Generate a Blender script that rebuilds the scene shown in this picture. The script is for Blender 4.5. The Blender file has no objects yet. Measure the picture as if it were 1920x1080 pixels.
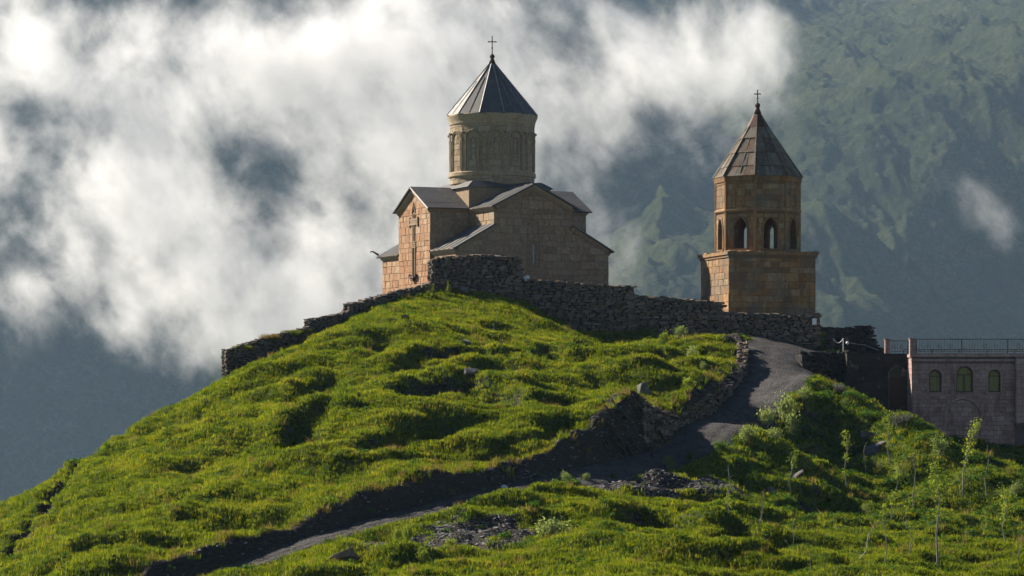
import bpy, bmesh, math, random
import numpy as np
from mathutils import Vector, Matrix, Euler

random.seed(7)
RNG = np.random.default_rng(7)
SC = bpy.context.scene
COL = SC.collection
F = 5180.0                       # focal length in photo pixels (1920 wide)
HORIZON = 730.0                  # photo row of the horizon


def P(px, py, d):
    """a point d metres in front of the camera (level camera at the origin looking along +Y)"""
    return np.array(((px - 960.0) / F * d, d, (HORIZON - py) / F * d))


# ------------------------------------------------------------------ camera
cam = bpy.data.cameras.new('camera')
cam.sensor_width = 36.0
cam.lens = 36.0 * F / 1920.0
cam.shift_y = (HORIZON - 540.0) / 1920.0
cam.clip_start = 1.0
cam.clip_end = 20000.0
cam_ob = bpy.data.objects.new('camera', cam)
cam_ob.rotation_euler = (math.pi / 2, 0, 0)
COL.objects.link(cam_ob)
SC.camera = cam_ob

# ------------------------------------------------------------------ light
SUN_AZ = math.radians(-57.0)     # from the view direction towards the left
SUN_EL = math.radians(33.0)
sun_dir = Vector((math.sin(SUN_AZ) * math.cos(SUN_EL), math.cos(SUN_AZ) * math.cos(SUN_EL), math.sin(SUN_EL)))
world = bpy.data.worlds.new('World')
SC.world = world
world.use_nodes = True
wn = world.node_tree
wn.nodes.clear()
sky = wn.nodes.new('ShaderNodeTexSky')
sky.sky_type = 'NISHITA'
sky.sun_disc = False
sky.altitude = 2200.0          # metres: a high mountain place
sky.air_density = 0.7
sky.dust_density = 0.5
sky.sun_elevation = SUN_EL
sky.sun_rotation = SUN_AZ        # azimuth measured from +Y
bg = wn.nodes.new('ShaderNodeBackground')
bg.inputs['Strength'].default_value = 0.05
wo = wn.nodes.new('ShaderNodeOutputWorld')
wn.links.new(sky.outputs[0], bg.inputs[0])
wn.links.new(bg.outputs[0], wo.inputs[0])
sun = bpy.data.lights.new('sun', 'SUN')
sun.energy = 5.0
sun.angle = math.radians(0.5)
sun.color = (1.0, 0.90, 0.77)
sun_ob = bpy.data.objects.new('sun', sun)
sun_ob.rotation_euler = sun_dir.to_track_quat('Z', 'Y').to_euler()
sun_ob.location = (-60, 120, 150)
COL.objects.link(sun_ob)
SC.view_settings.view_transform = 'Standard'
SC.view_settings.look = 'None'
SC.view_settings.gamma = 1.0
SC.view_settings.use_curve_mapping = False
SC.view_settings.exposure = 1.34
SC.render.engine = 'CYCLES'
cy = SC.cycles
cy.use_denoising = True
cy.max_bounces = 6
cy.diffuse_bounces = 3
cy.glossy_bounces = 2
cy.transmission_bounces = 3
cy.transparent_max_bounces = 8
cy.volume_bounces = 2
cy.volume_max_steps = 256
cy.use_adaptive_sampling = True
cy.adaptive_threshold = 0.02
cy.sample_clamp_indirect = 4.0

# ------------------------------------------------------------------ noise
_perm = np.random.default_rng(11).permutation(256)
_perm = np.concatenate([_perm, _perm, _perm])
_ga = np.random.default_rng(12).uniform(0, 2 * np.pi, 256)
_gx, _gy = np.cos(_ga), np.sin(_ga)


def perlin(x, y, seed=0):
    x = np.asarray(x, float) + seed * 17.13
    y = np.asarray(y, float) + seed * 9.71
    xi = np.floor(x).astype(int)
    yi = np.floor(y).astype(int)
    xf, yf = x - xi, y - yi
    xi &= 255
    yi &= 255
    u = xf * xf * xf * (xf * (xf * 6 - 15) + 10)
    v = yf * yf * yf * (yf * (yf * 6 - 15) + 10)

    def g(ix, iy, fx, fy):
        h = _perm[_perm[ix & 255] + (iy & 255)]
        return _gx[h] * fx + _gy[h] * fy
    a = g(xi, yi, xf, yf)
    b = g(xi + 1, yi, xf - 1, yf)
    c = g(xi, yi + 1, xf, yf - 1)
    d = g(xi + 1, yi + 1, xf - 1, yf - 1)
    return (a * (1 - u) + b * u) * (1 - v) + (c * (1 - u) + d * u) * v * 1.0


def fbm(x, y, octaves=4, gain=0.5, lac=2.03, seed=0):
    s, a = 0.0, 1.0
    for k in range(octaves):
        s = s + a * perlin(x, y, seed + k)
        x, y, a = x * lac, y * lac, a * gain
    return s


def smooth(a, b, x):
    t = np.clip((x - a) / (b - a), 0, 1)
    return t * t * (3 - 2 * t)


# ------------------------------------------------------------------ object helpers
def tag(o, label=None, cat=None, group=None, kind=None):
    if label: o['label'] = label
    if cat: o['category'] = cat
    if group: o['group'] = group
    if kind: o['kind'] = kind
    return o


def link(name, me, mat=None, parent=None):
    o = bpy.data.objects.new(name, me)
    if mat is not None and me is not None and not me.materials:
        me.materials.append(mat)
    if parent is not None:
        o.parent = parent
    COL.objects.link(o)
    return o


def thing(name, label, cat, loc=(0, 0, 0), rz=0.0, group=None):
    o = bpy.data.objects.new(name, None)
    o.empty_display_size = 0.5
    o.location = loc
    o.rotation_euler = (0, 0, rz)
    COL.objects.link(o)
    return tag(o, label, cat, group)


def mesh_np(name, verts, faces, smooth_shade=False):
    me = bpy.data.meshes.new(name)
    verts = np.asarray(verts, dtype=np.float32).reshape(-1, 3)
    if isinstance(faces, np.ndarray):
        n, k = faces.shape
        me.vertices.add(len(verts))
        me.vertices.foreach_set('co', verts.ravel())
        me.loops.add(n * k)
        me.loops.foreach_set('vertex_index', faces.astype(np.int32).ravel())
        me.polygons.add(n)
        me.polygons.foreach_set('loop_start', np.arange(0, n * k, k, dtype=np.int32))
        me.update(calc_edges=True)
    else:
        me.from_pydata([tuple(v) for v in verts], [], faces)
        me.update()
    if smooth_shade:
        me.polygons.foreach_set('use_smooth', np.ones(len(me.polygons), dtype=bool))
    return me


class MB:
    """collects polygons for ONE mesh object"""
    def __init__(self):
        self.v, self.f = [], []

    def add(self, verts, faces, M=None):
        b = len(self.v)
        for p in verts:
            p = Vector(p)
            if M is not None: p = M @ p
            self.v.append(tuple(p))
        self.f += [tuple(i + b for i in q) for q in faces]
        return self

    def box(self, c, s, M=None):
        x, y, z = c
        a, b, d = s[0] / 2, s[1] / 2, s[2] / 2
        v = [(x + i * a, y + j * b, z + k * d) for k in (-1, 1) for j in (-1, 1) for i in (-1, 1)]
        return self.add(v, [(0, 2, 3, 1), (4, 5, 7, 6), (0, 1, 5, 4), (2, 6, 7, 3), (0, 4, 6, 2), (1, 3, 7, 5)], M)

    def hexa(self, lo, hi, M=None):
        """lo, hi: two quads (same winding, counter-clockwise seen from hi)"""
        v = list(lo) + list(hi)
        f = [(3, 2, 1, 0), (4, 5, 6, 7)] + [(i, (i + 1) % 4, 4 + (i + 1) % 4, 4 + i) for i in range(4)]
        return self.add(v, f, M)

    def prism(self, poly, y0, y1, M=None):
        """extrude an x-z polygon from y0 to y1 (polygon counter-clockwise seen from -y)"""
        n = len(poly)
        v = [(p[0], y0, p[1]) for p in poly] + [(p[0], y1, p[1]) for p in poly]
        f = [tuple(range(n)), tuple(range(2 * n - 1, n - 1, -1))]
        f += [((i + 1) % n, i, n + i, n + (i + 1) % n) for i in range(n)]
        return self.add(v, f, M)

    def tube(self, pts, r, n=6, M=None, caps=True):
        pts = [Vector(p) for p in pts]
        rs = r if isinstance(r, (list, tuple)) else [r] * len(pts)
        rings = []
        up = None
        for i, p in enumerate(pts):
            t = (pts[min(i + 1, len(pts) - 1)] - pts[max(i - 1, 0)]).normalized()
            if up is None:
                up = Vector((0, 0, 1)) if abs(t.z) < 0.9 else Vector((1, 0, 0))
            a = (up - t * up.dot(t)).normalized()
            up = a
            b = t.cross(a)
            rings.append([p + (a * math.cos(2 * math.pi * k / n) + b * math.sin(2 * math.pi * k / n)) * rs[i] for k in range(n)])
        v = [q for ring in rings for q in ring]
        f = []
        for i in range(len(pts) - 1):
            for k in range(n):
                f.append((i * n + k, i * n + (k + 1) % n, (i + 1) * n + (k + 1) % n, (i + 1) * n + k))
        if caps:
            f.append(tuple(range(n - 1, -1, -1)))
            f.append(tuple((len(pts) - 1) * n + k for k in range(n)))
        return self.add(v, f, M)

    def lathe(self, prof, n=24, c=(0, 0, 0), a0=0.0, caps=True):
        v = []
        for r, z in prof:
            for k in range(n):
                a = a0 + 2 * math.pi * k / n
                v.append((c[0] + r * math.cos(a), c[1] + r * math.sin(a), c[2] + z))
        f = []
        for i in range(len(prof) - 1):
            for k in range(n):
                f.append((i * n + k, i * n + (k + 1) % n, (i + 1) * n + (k + 1) % n, (i + 1) * n + k))
        if caps:
            f.append(tuple(range(n - 1, -1, -1)))
            f.append(tuple((len(prof) - 1) * n + k for k in range(n)))
        return self.add(v, f)

    def build(self, name, mat, parent=None, shade=False):
        me = bpy.data.meshes.new(name)
        me.from_pydata(self.v, [], self.f)
        me.update()
        if shade:
            me.polygons.foreach_set('use_smooth', np.ones(len(me.polygons), dtype=bool))
        return link(name, me, mat, parent)


# ------------------------------------------------------------------ materials
class NT:
    def __init__(self, name):
        self.m = bpy.data.materials.new(name)
        self.m.use_nodes = True
        self.t = self.m.node_tree
        self.t.nodes.clear()
        self.out = self.t.nodes.new('ShaderNodeOutputMaterial')

    def n(self, typ, **kw):
        nd = self.t.nodes.new(typ)
        for k, v in kw.items():
            if k.startswith('i_'):
                nd.inputs[k[2:].replace('_', ' ')].default_value = v
            else:
                setattr(nd, k, v)
        return nd

    def l(self, a, b):
        self.t.links.new(a, b)

    def noise(self, vec, scale, detail=4.0, rough=0.55, dist=0.0):
        nd = self.n('ShaderNodeTexNoise')
        nd.inputs['Scale'].default_value = scale
        nd.inputs['Detail'].default_value = detail
        nd.inputs['Roughness'].default_value = rough
        nd.inputs['Distortion'].default_value = dist
        if vec is not None: self.l(vec, nd.inputs['Vector'])
        return nd.outputs['Fac']

    def ramp(self, fac, stops):
        nd = self.n('ShaderNodeValToRGB')
        cr = nd.color_ramp
        while len(cr.elements) < len(stops): cr.elements.new(0.5)
        for e, (p, c) in zip(cr.elements, stops):
            e.position = p
            e.color = (c[0], c[1], c[2], 1) if isinstance(c, (tuple, list)) else (c, c, c, 1)
        self.l(fac, nd.inputs[0])
        return nd.outputs[0]

    def mix(self, fac, a, b, mode='MIX'):
        nd = self.n('ShaderNodeMix', data_type='RGBA', blend_type=mode)
        for sock, v in ((nd.inputs[0], fac), (nd.inputs[6], a), (nd.inputs[7], b)):
            if hasattr(v, 'is_linked') or hasattr(v, 'links'): self.l(v, sock)
            elif isinstance(v, (tuple, list)): sock.default_value = (v[0], v[1], v[2], 1)
            else: sock.default_value = v
        return nd.outputs[2]

    def math(self, op, a, b=None, clamp=False):
        nd = self.n('ShaderNodeMath', operation=op, use_clamp=clamp)
        for i, v in enumerate((a, b)):
            if v is None: continue
            if hasattr(v, 'links'): self.l(v, nd.inputs[i])
            else: nd.inputs[i].default_value = v
        return nd.outputs[0]

    def pos(self, scale=(1, 1, 1)):
        g = self.n('ShaderNodeNewGeometry')
        if scale == (1, 1, 1): return g.outputs['Position']
        mp = self.n('ShaderNodeMapping')
        mp.inputs['Scale'].default_value = scale
        self.l(g.outputs['Position'], mp.inputs['Vector'])
        return mp.outputs[0]

    def rand(self):
        """a random number of each piece: of the object and of the loose island"""
        oi = self.n('ShaderNodeObjectInfo')
        g = self.n('ShaderNodeNewGeometry')
        s = self.math('ADD', oi.outputs['Random'], g.outputs['Random Per Island'])
        return self.math('FRACT', s)

    def bump(self, h, strength=0.4, dist=0.05):
        b = self.n('ShaderNodeBump')
        b.inputs['Strength'].default_value = strength
        b.inputs['Distance'].default_value = dist
        self.l(h, b.inputs['Height'])
        return b.outputs[0]

    def bsdf(self, col, rough=0.85, metal=0.0, normal=None, spec=0.3):
        p = self.n('ShaderNodeBsdfPrincipled')
        for k, v in (('Base Color', col), ('Roughness', rough), ('Metallic', metal), ('Specular IOR Level', spec)):
            if hasattr(v, 'links'): self.l(v, p.inputs[k])
            elif isinstance(v, (tuple, list)): p.inputs[k].default_value = (v[0], v[1], v[2], 1)
            else: p.inputs[k].default_value = v
        if normal is not None: self.l(normal, p.inputs['Normal'])
        self.l(p.outputs[0], self.out.inputs[0])
        return self.m


def stone_mat(name, cols, stain, stain_amt=0.5, streak=(1.6, 1.6, 0.35), light=(0.42, 0.37, 0.30), grey=None):
    """dressed stone: each block its own tone, rain streaks and rust, pale mortar and lichen flecks, pitted relief"""
    t = NT(name)
    r = t.rand()
    k = len(cols) - 1
    base = t.ramp(r, [(i / k, c) for i, c in enumerate(cols)])
    p = t.pos()
    st = t.noise(t.pos(streak), 1.0, 5, 0.62, 0.3)
    base = t.mix(t.math('MULTIPLY', t.ramp(st, [(0.46, 0.0), (0.66, 1.0)]), stain_amt), base, stain)
    n2 = t.noise(p, 4.5, 6, 0.65)
    base = t.mix(t.ramp(n2, [(0.32, 0.6), (0.68, 0.0)]), base, t.mix(1.0, base, (0.42, 0.40, 0.38), 'MULTIPLY'))
    n3 = t.noise(p, 2.1, 6, 0.7, 0.6)
    base = t.mix(t.ramp(n3, [(0.60, 0.0), (0.72, 0.55)]), base, light)
    if grey is not None:
        n4 = t.noise(p, 0.55, 4, 0.6)
        base = t.mix(t.ramp(n4, [(0.45, 0.0), (0.62, 0.7)]), base, grey)
    h = t.noise(p, 11.0, 6, 0.7)
    return t.bsdf(base, 0.92, normal=t.bump(h, 0.55, 0.05), spec=0.2)
# ================================================================== terrain
def pts(*rows):
    return np.array([P(*r) for r in rows])


MOUND = pts(
    (0, 965, 168), (70, 925, 170), (130, 882, 173), (230, 825, 177), (330, 770, 181), (430, 715, 186), (520, 670, 189),
    (600, 627, 192), (660, 594, 195), (730, 564, 198), (820, 547, 200), (880, 547, 201), (950, 564, 202), (1000, 584, 202),
    (1050, 612, 202), (1120, 638, 201.5), (1200, 642, 200.5), (1300, 647, 199.5), (1385, 654, 198.5),
    (600, 954, 149.5), (600, 850, 160), (600, 760, 170), (600, 690, 181),
    (756, 905, 152.8), (740, 800, 163), (740, 700, 175), (740, 620, 187),
    (850, 885, 155.5), (850, 800, 165), (850, 710, 175), (850, 630, 186), (850, 575, 196),
    (948, 860, 158.5), (1000, 822, 160.5), (1000, 740, 171), (1000, 670, 184), (1000, 620, 194),
    (1060, 788, 162), (1120, 772, 164), (1120, 715, 175), (1120, 670, 188), (1200, 748, 167), (1200, 700, 178), (1200, 662, 192),
    (1265, 785, 171), (1300, 750, 175.5), (1320, 722, 181), (1345, 690, 188), (1362, 665, 194),
    (400, 1020, 143.2), (400, 920, 154), (400, 830, 165), (400, 760, 177),
    (200, 1078, 139), (200, 1000, 149), (200, 920, 160), (0, 1085, 147), (0, 1020, 157), (-150, 1150, 146), (-150, 1060, 164))
BEHIND = np.array([
    (-12, 215, 6.3), (-5, 210, 6.5), (0, 226, 6.5), (8, 215, 6.3), (8, 232, 6.3), (15, 211, 5.2), (20, 216, 4.6), (26, 208, 4.2),
    (-8, 238, 4.5), (0, 250, 0), (25, 230, 2), (-16, 212, 3.5), (-24, 204, -2), (-32, 200, -8), (-38, 190, -14), (-45, 178, -18),
    (-30, 225, -12), (-55, 150, -20), (40, 215, 3.5)], float)
PATH_PX = [(250, 1112, 136.5), (400, 1078, 141), (640, 997, 146.8), (800, 956, 150.5), (950, 920, 154.8), (1100, 890, 159.2), (1200, 872, 163),
           (1300, 837, 168.5), (1365, 798, 174), (1425, 748, 181.5), (1462, 708, 187.5), (1475, 676, 192.5), (1478, 656, 196.5), (1490, 645, 199.5)]
PATH_HW = [.8, .8, .85, .9, 1.05, 1.25, 1.45, 1.6, 1.75, 1.9, 2.15, 2.5, 2.8, 2.8]
PATH = pts(*PATH_PX)
LOWER = pts(
    (1340, 852, 166.5), (1420, 803, 172.5), (1500, 746, 180), (1545, 706, 187), (1590, 722, 186), (1640, 754, 183), (1700, 797, 179),
    (1760, 847, 175), (1830, 900, 170), (1920, 950, 164), (1720, 818, 190), (1800, 838, 190), (1850, 852, 188), (1940, 850, 189),
    (1650, 778, 194), (1640, 772, 188), (1700, 812, 185), (1760, 850, 181), (1830, 880, 178), (1900, 905, 176), (1590, 718, 195), (1550, 662, 198.5), (1580, 662, 197.5), (1640, 690, 199),
    (1450, 852, 174.5), (1550, 822, 180), (1650, 852, 178), (1750, 920, 172.5), (1850, 960, 166), (1960, 1005, 160), (1350, 895, 163.5),
    (1420, 925, 163), (1550, 905, 173), (1650, 920, 172.5), (1700, 965, 167), (1850, 1005, 159), (1300, 938, 155), (1200, 930, 156), (1100, 943, 153),
    (1200, 990, 147), (1400, 990, 150), (1600, 1010, 149), (1800, 1030, 147), (1100, 1080, 132), (1400, 1080, 134), (1700, 1080, 135),
    (1960, 1080, 136), (1000, 1022, 142), (800, 1044, 141), (640, 1012, 144.5), (800, 968, 148.5), (950, 932, 152.8), (600, 1072, 138), (960, 1150, 120), (1500, 1150, 120), (400, 1200, 120),
    (960, 1260, 107), (1900, 1200, 112), (200, 1180, 126))
LOWER = np.vstack([LOWER, np.array([(45, 200, -5), (55, 190, -8), (50, 215, -4), (50, 160, -10), (45, 130, -9.5), (-35, 110, -13), (50, 105, -13)], float)])


def tps_fit(p):
    n = len(p)
    d2 = ((p[:, None, :2] - p[None, :, :2]) ** 2).sum(-1)
    K = 0.5 * d2 * np.log(d2 + 1e-9) + np.eye(n) * 0.6
    A = np.zeros((n + 3, n + 3))
    A[:n, :n] = K
    A[:n, n] = 1
    A[:n, n + 1:] = p[:, :2]
    A[n:, :n] = A[:n, n:].T
    b = np.zeros(n + 3)
    b[:n] = p[:, 2]
    return p[:, :2].copy(), np.linalg.solve(A, b)


def tps_eval(model, x, y):
    c, w = model
    sh = np.shape(x)
    x, y = np.ravel(x), np.ravel(y)
    out = np.full(len(x), w[-3]) + w[-2] * x + w[-1] * y
    for i in range(len(c)):
        d2 = (x - c[i, 0]) ** 2 + (y - c[i, 1]) ** 2
        out += w[i] * 0.5 * d2 * np.log(d2 + 1e-9)
    return out.reshape(sh)


def poly_dist(x, y, pl):
    """signed distance to a polyline (positive on its left), and the arc parameter (index + fraction)"""
    best = np.full(np.shape(x), 1e9)
    sign = np.ones(np.shape(x))
    par = np.zeros(np.shape(x))
    for i in range(len(pl) - 1):
        ax, ay = pl[i][0], pl[i][1]
        dx, dy = pl[i + 1][0] - ax, pl[i + 1][1] - ay
        L2 = dx * dx + dy * dy
        t = ((x - ax) * dx + (y - ay) * dy) / L2
        tc = np.clip(t, 0, 1)
        qx, qy = x - ax - tc * dx, y - ay - tc * dy
        d = np.sqrt(qx * qx + qy * qy)
        m = d < best
        best = np.where(m, d, best)
        sign = np.where(m, np.sign(dx * (y - ay) - dy * (x - ax)), sign)
        par = np.where(m, i + tc, par)
    return best * sign, par


def offset_line(pl, off):
    out = []
    for i in range(len(pl)):
        a, b = pl[max(i - 1, 0)], pl[min(i + 1, len(pl) - 1)]
        d = np.array([b[0] - a[0], b[1] - a[1]])
        d /= np.linalg.norm(d)
        o = off[i] if hasattr(off, '__len__') else off
        out.append((pl[i][0] - d[1] * o, pl[i][1] + d[0] * o))
    return np.array(out)


M_TPS = tps_fit(np.vstack([MOUND, BEHIND]))
_pe = offset_line(PATH, [-h for h in PATH_HW])
L_TPS = tps_fit(np.vstack([PATH, LOWER]))
LEFT_EDGE = offset_line(PATH, [h for h in PATH_HW])
RIGHT_EDGE = _pe
CREST = np.vstack([[P(-400, 1270, 150)[:2]], MOUND[:11, :2], [(0, 203.5)]])
DIVIDE = np.vstack([[(-40, 108)], LEFT_EDGE[:-2], [P(1387, 655, 198.3)[:2], P(1540, 640, 200.6)[:2], (26, 203.5), (40, 206), (70, 215)]])
PATH_C = PATH

LEDGES = [  # top edges (photo row, column, distance worked out below) of the turf steps, and their drop
    ([(540, 745), (575, 715), (630, 697)], .6), ([(715, 690), (760, 668), (830, 657), (900, 657), (960, 674), (1000, 692)], .75),
    ([(715, 765), (740, 730), (800, 714), (880, 720), (950, 737), (1010, 767)], 1.0), ([(980, 650), (1030, 648), (1080, 674)], .55),
    ([(985, 592), (1015, 589), (1038, 604)], .5), ([(505, 850), (540, 802), (600, 782), (650, 792)], .8),
    ([(660, 862), (720, 812), (800, 792), (880, 802)], .6), ([(1060, 702), (1110, 692), (1170, 722)], .5),
    ([(850, 610), (900, 603), (950, 612)], .35), ([(1180, 690), (1230, 682), (1280, 705)], .4), ([(640, 670), (700, 640), (760, 640)], .35),
    ([(300, 880), (360, 850), (430, 850)], .4), ([(880, 850), (940, 820), (1000, 800), (1050, 770)], .5),
    ([(1120, 985), (1200, 963), (1290, 987), (1340, 1008)], 1.0), ([(1450, 940), (1540, 930), (1620, 955)], .7),
    ([(1640, 985), (1720, 975), (1800, 1000)], .7), ([(1350, 1000), (1420, 1010), (1500, 1045)], .5), ([(1560, 880), (1640, 880), (1700, 905)], .5)]
LEDGE_W = []
DITCH = [P(-20, 1090, 146.5)[:2], P(0, 1060, 150.5)[:2], P(60, 985, 159)[:2], P(110, 930, 165)[:2], P(165, 882, 171)[:2]]
ROCK_C = P(1195, 800, 166)


def base_z(x, y):
    s, par = poly_dist(x, y, DIVIDE)
    zm, zl = tps_eval(M_TPS, x, y), tps_eval(L_TPS, x, y)
    jag = 0.35 * perlin(x / 2.3, y / 2.3, 31)
    sc, _ = poly_dist(x, y, CREST)
    fall = np.maximum(sc - 0.8, 0)
    zm = zm - (0.18 * np.minimum(fall, 3) + 0.62 * np.maximum(fall - 1.5, 0)) * (1 - smooth(-13, -9, x) * smooth(200, 203, y))
    zm = zm - 0.5 * np.maximum(y - 238, 0) - 0.5 * np.maximum(x - 30, 0) * smooth(206, 210, y)
    k = smooth(0.0, 0.75, s + jag * smooth(0.2, 1.5, np.abs(s)) + jag * 0.3)
    zm = np.where(s < 4, np.maximum(zm, zl - 1.0 - 30 * smooth(2, 4, s)), zm)
    z = zl + (zm - zl) * k
    z = z - smooth(24, 28, x) * np.maximum(y - 198.5, 0) * 0.7
    return z, s, par


def hill_z(x, y, detail=True):
    x, y = np.asarray(x, float), np.asarray(y, float)
    z, s, par = base_z(x, y)
    pd, pp = poly_dist(x, y, PATH_C)
    hw = np.interp(pp, np.arange(len(PATH_HW)), PATH_HW)
    off = smooth(0.0, 1.4, np.abs(pd) - hw)                 # 0 on the path
    inside = (pp > 0.001) & (pp < len(PATH_HW) - 1.001)
    off = np.where(inside, off, 1.0)
    flat = 1 - smooth(206, 211, y) * smooth(-14, -10, x) * (1 - smooth(26, 30, x))   # level court behind the walls
    amp = off * (0.15 + 0.85 * flat)
    amp = amp * (1 - 0.75 * smooth(184, 196, y) * smooth(16, 24, x))
    for line, h, ext in LEDGE_W:
        sd, lp = poly_dist(x, y, line)
        sd = -sd + 0.55 * perlin(x / 1.7, y / 1.7, 33) + 0.25 * perlin(x / 0.6, y / 0.6, 34)                                             # positive towards the camera
        dd = np.abs(sd)
        ends = smooth(-0.02, 0.35, lp) * (1 - smooth(len(line) - 1.35, len(line) - 0.98, lp))
        z = z + ends * amp * h * 1.25 * (0.35 * np.exp(-((sd + 0.5) / 0.9) ** 2) - 0.8 * smooth(0, 0.8, sd) * (1 - smooth(1.0, 5.0, sd)))
    dd, dp = poly_dist(x, y, DITCH)
    z = z - 0.9 * np.exp(-(dd / 0.36) ** 2) + 0.15 * np.exp(-((dd - 1.0) / 0.6) ** 2)
    if detail:
        wx = x + 0.8 * perlin(x / 3.1, y / 3.1, 3)
        wy = y + 0.8 * perlin(x / 3.1, y / 3.1, 5)
        right = smooth(8, 18, x) * (1 - smooth(186, 192, y)) * smooth(0, -1, s)
        calm = 1 - 0.62 * smooth(182, 197, y) * (1 - smooth(2, 10, x))
        z = z + amp * calm * (1.15 * perlin(wx / 10.0, wy / 7.0, 1) + 0.95 * perlin(wx / 6.2, wy / 3.0, 2))
        tt = z / 1.05 + 0.7 * perlin(wx / 5.0, wy / 5.0, 21) + 0.25 * perlin(wx / 1.6, wy / 1.6, 22)   # sheep tracks along the slope
        fr = tt - np.floor(tt)
        z = z + amp * calm * 0.72 * smooth(-.25, .25, perlin(x / 7.5, y / 6.5, 23)) * (smooth(0.0, 0.30, fr) - fr)
        tuft = perlin(wx / 1.9, wy / 1.5, 7)
        z = z + amp * calm * (0.46 * tuft + 0.20 * np.abs(perlin(wx / 0.95, wy / 0.8, 8)) + 0.05 * perlin(x / 0.45, y / 0.45, 9))
        z = z + amp * right * 0.3 * perlin(wx / 1.3, wy / 1.1, 10)
        bank = smooth(0.0, 0.25, s) * (1 - smooth(0.9, 1.3, s))
        z = z + bank * off * 0.25 * np.abs(perlin(x / 0.7, y / 0.5, 14))
    z = np.where(off < 0.999, z - 0.10 * (1 - off), z)       # the gravel sheet lies in this bed
    return z


def hit(px, py, d0=108.0, d1=240.0):
    """the nearest ground point under a photo pixel (ground without fine relief)"""
    d = np.arange(d0, d1, 0.25)
    x = (px - 960.0) / F * d
    zr = (HORIZON - py) / F * d
    zz = hill_z(x, d, False)
    i = np.nonzero(zz >= zr)[0]
    k = i[0] if len(i) else len(d) - 1
    return np.array((x[k], d[k], zz[k]))


def ground(x, y):
    return float(hill_z(np.array([x]), np.array([y]))[0])


_lw = []
for row, h in LEDGES:
    _lw.append(([tuple(hit(px, py)[:2]) for px, py in row], h, 5.0))
LEDGE_W = _lw

# fine sheet of the hill in view, on rays so that its cells are about equally large in the picture
GX0, GX1, GY0, GY1, GS = -46.0, 47.0, 106.0, 246.0, 0.20
gx = np.arange(GX0, GX1 + 1e-6, GS)
gy = np.arange(GY0, GY1 + 1e-6, GS)
XX, YY = np.meshgrid(gx, gy)
ZZ = hill_z(XX, YY)
NXg, NYg = len(gx), len(gy)
S_DIV, _p = poly_dist(XX, YY, DIVIDE)
PD, PPAR = poly_dist(XX, YY, PATH_C)
_hw = np.interp(PPAR, np.arange(len(PATH_HW)), PATH_HW)
ON_PATH = (np.abs(PD) < _hw + 0.05 + 0.55 * fbm(XX / 1.1, YY / 1.1, 3, seed=45)) & (PPAR > 0.001) & (PPAR < len(PATH_HW) - 1.001)
DZX, DZY = np.gradient(ZZ, GS)[1], np.gradient(ZZ, GS)[0]
STEEP = np.sqrt(DZX ** 2 + DZY ** 2)
# bare earth and slate: the cut bank above the path, the scree, the ditch, the court inside the walls
bank = smooth(-0.2, 0.1, S_DIV) * (1 - smooth(1.0, 1.7, S_DIV)) * (YY < 199)
_dd, _ = poly_dist(XX, YY, DITCH)
ditch = np.exp(-(_dd / 0.7) ** 4)
SCREE = np.zeros_like(XX)
SCREE_SPOTS = [(1135, 915, 4.5, 1.6), (1230, 912, 4.0, 1.6), (1310, 915, 3.0, 1.5), (870, 1005, 2.6, 3.6), (930, 1002, 2.2, 3.2), (800, 1028, 2.4, 3.2), (730, 1035, 1.8, 2.4)]
for px, py, rx, ry in SCREE_SPOTS:
    q = hit(px, py)
    SCREE = np.maximum(SCREE, np.exp(-(((XX - q[0]) / rx) ** 2 + ((YY - q[1]) / ry) ** 2) ** 1.5))
SCREE *= smooth(-0.6, -0.1, fbm(XX / 1.6, YY / 1.2, 3, seed=40))
ROCKY = np.exp(-(((XX - ROCK_C[0]) / 3.2) ** 2 + ((YY - ROCK_C[1]) / 2.6) ** 2))
court = smooth(207, 209, YY) * smooth(-13, -11, XX) * (1 - smooth(26, 28, XX))
BARE = np.clip(np.maximum.reduce([bank, ditch, smooth(0.25, 0.5, SCREE), court * 0.8, 0.8 * smooth(1.9, 2.8, STEEP), smooth(.5, .8, ROCKY)]), 0, 1)
LUSH = smooth(-0.5, 0.5, fbm(XX / 5.0, YY / 4.0, 4, seed=50))
DRY = smooth(0.05, 0.5, fbm(XX / 3.3, YY / 2.5, 4, seed=60))
idx = np.arange(NXg * NYg).reshape(NYg, NXg)
quads = np.stack([idx[:-1, :-1].ravel(), idx[:-1, 1:].ravel(), idx[1:, 1:].ravel(), idx[1:, :-1].ravel()], 1).astype(np.int32)
hill_v = np.stack([XX.ravel(), YY.ravel(), ZZ.ravel()], 1)

t = NT('turf_soil')
at = t.n('ShaderNodeAttribute', attribute_name='bare')
ap = t.n('ShaderNodeAttribute', attribute_name='dry')
p = t.pos()
g = t.ramp(t.noise(p, 2.2, 6, .65), [(.3, (.030, .055, .010)), (.55, (.055, .085, .016)), (.75, (.085, .105, .025))])
g = t.mix(t.math('MULTIPLY', ap.outputs['Fac'], .55), g, (.11, .095, .035))
so = t.ramp(t.noise(t.pos((1, 1, 5)), 3.0, 6, .7), [(.3, (.018, .016, .014)), (.55, (.042, .036, .030)), (.72, (.085, .075, .065))])
c = t.mix(t.ramp(t.math('ADD', at.outputs['Fac'], t.math('MULTIPLY', t.math('SUBTRACT', t.noise(p, 3.5, 4), .5), .9)), [(.4, 0), (.6, 1)]), g, so)
M_TURF = t.bsdf(c, 1.0, normal=t.bump(t.noise(p, 9, 5, .7), .8, .08), spec=.05)

me = mesh_np('hillside', hill_v, quads, True)
for nm, arr in (('bare', BARE), ('dry', DRY)):
    a = me.attributes.new(nm, 'FLOAT', 'POINT')
    a.data.foreach_set('value', arr.ravel().astype(np.float32))
hill = tag(link('hillside', me, M_TURF), kind='structure')

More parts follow.
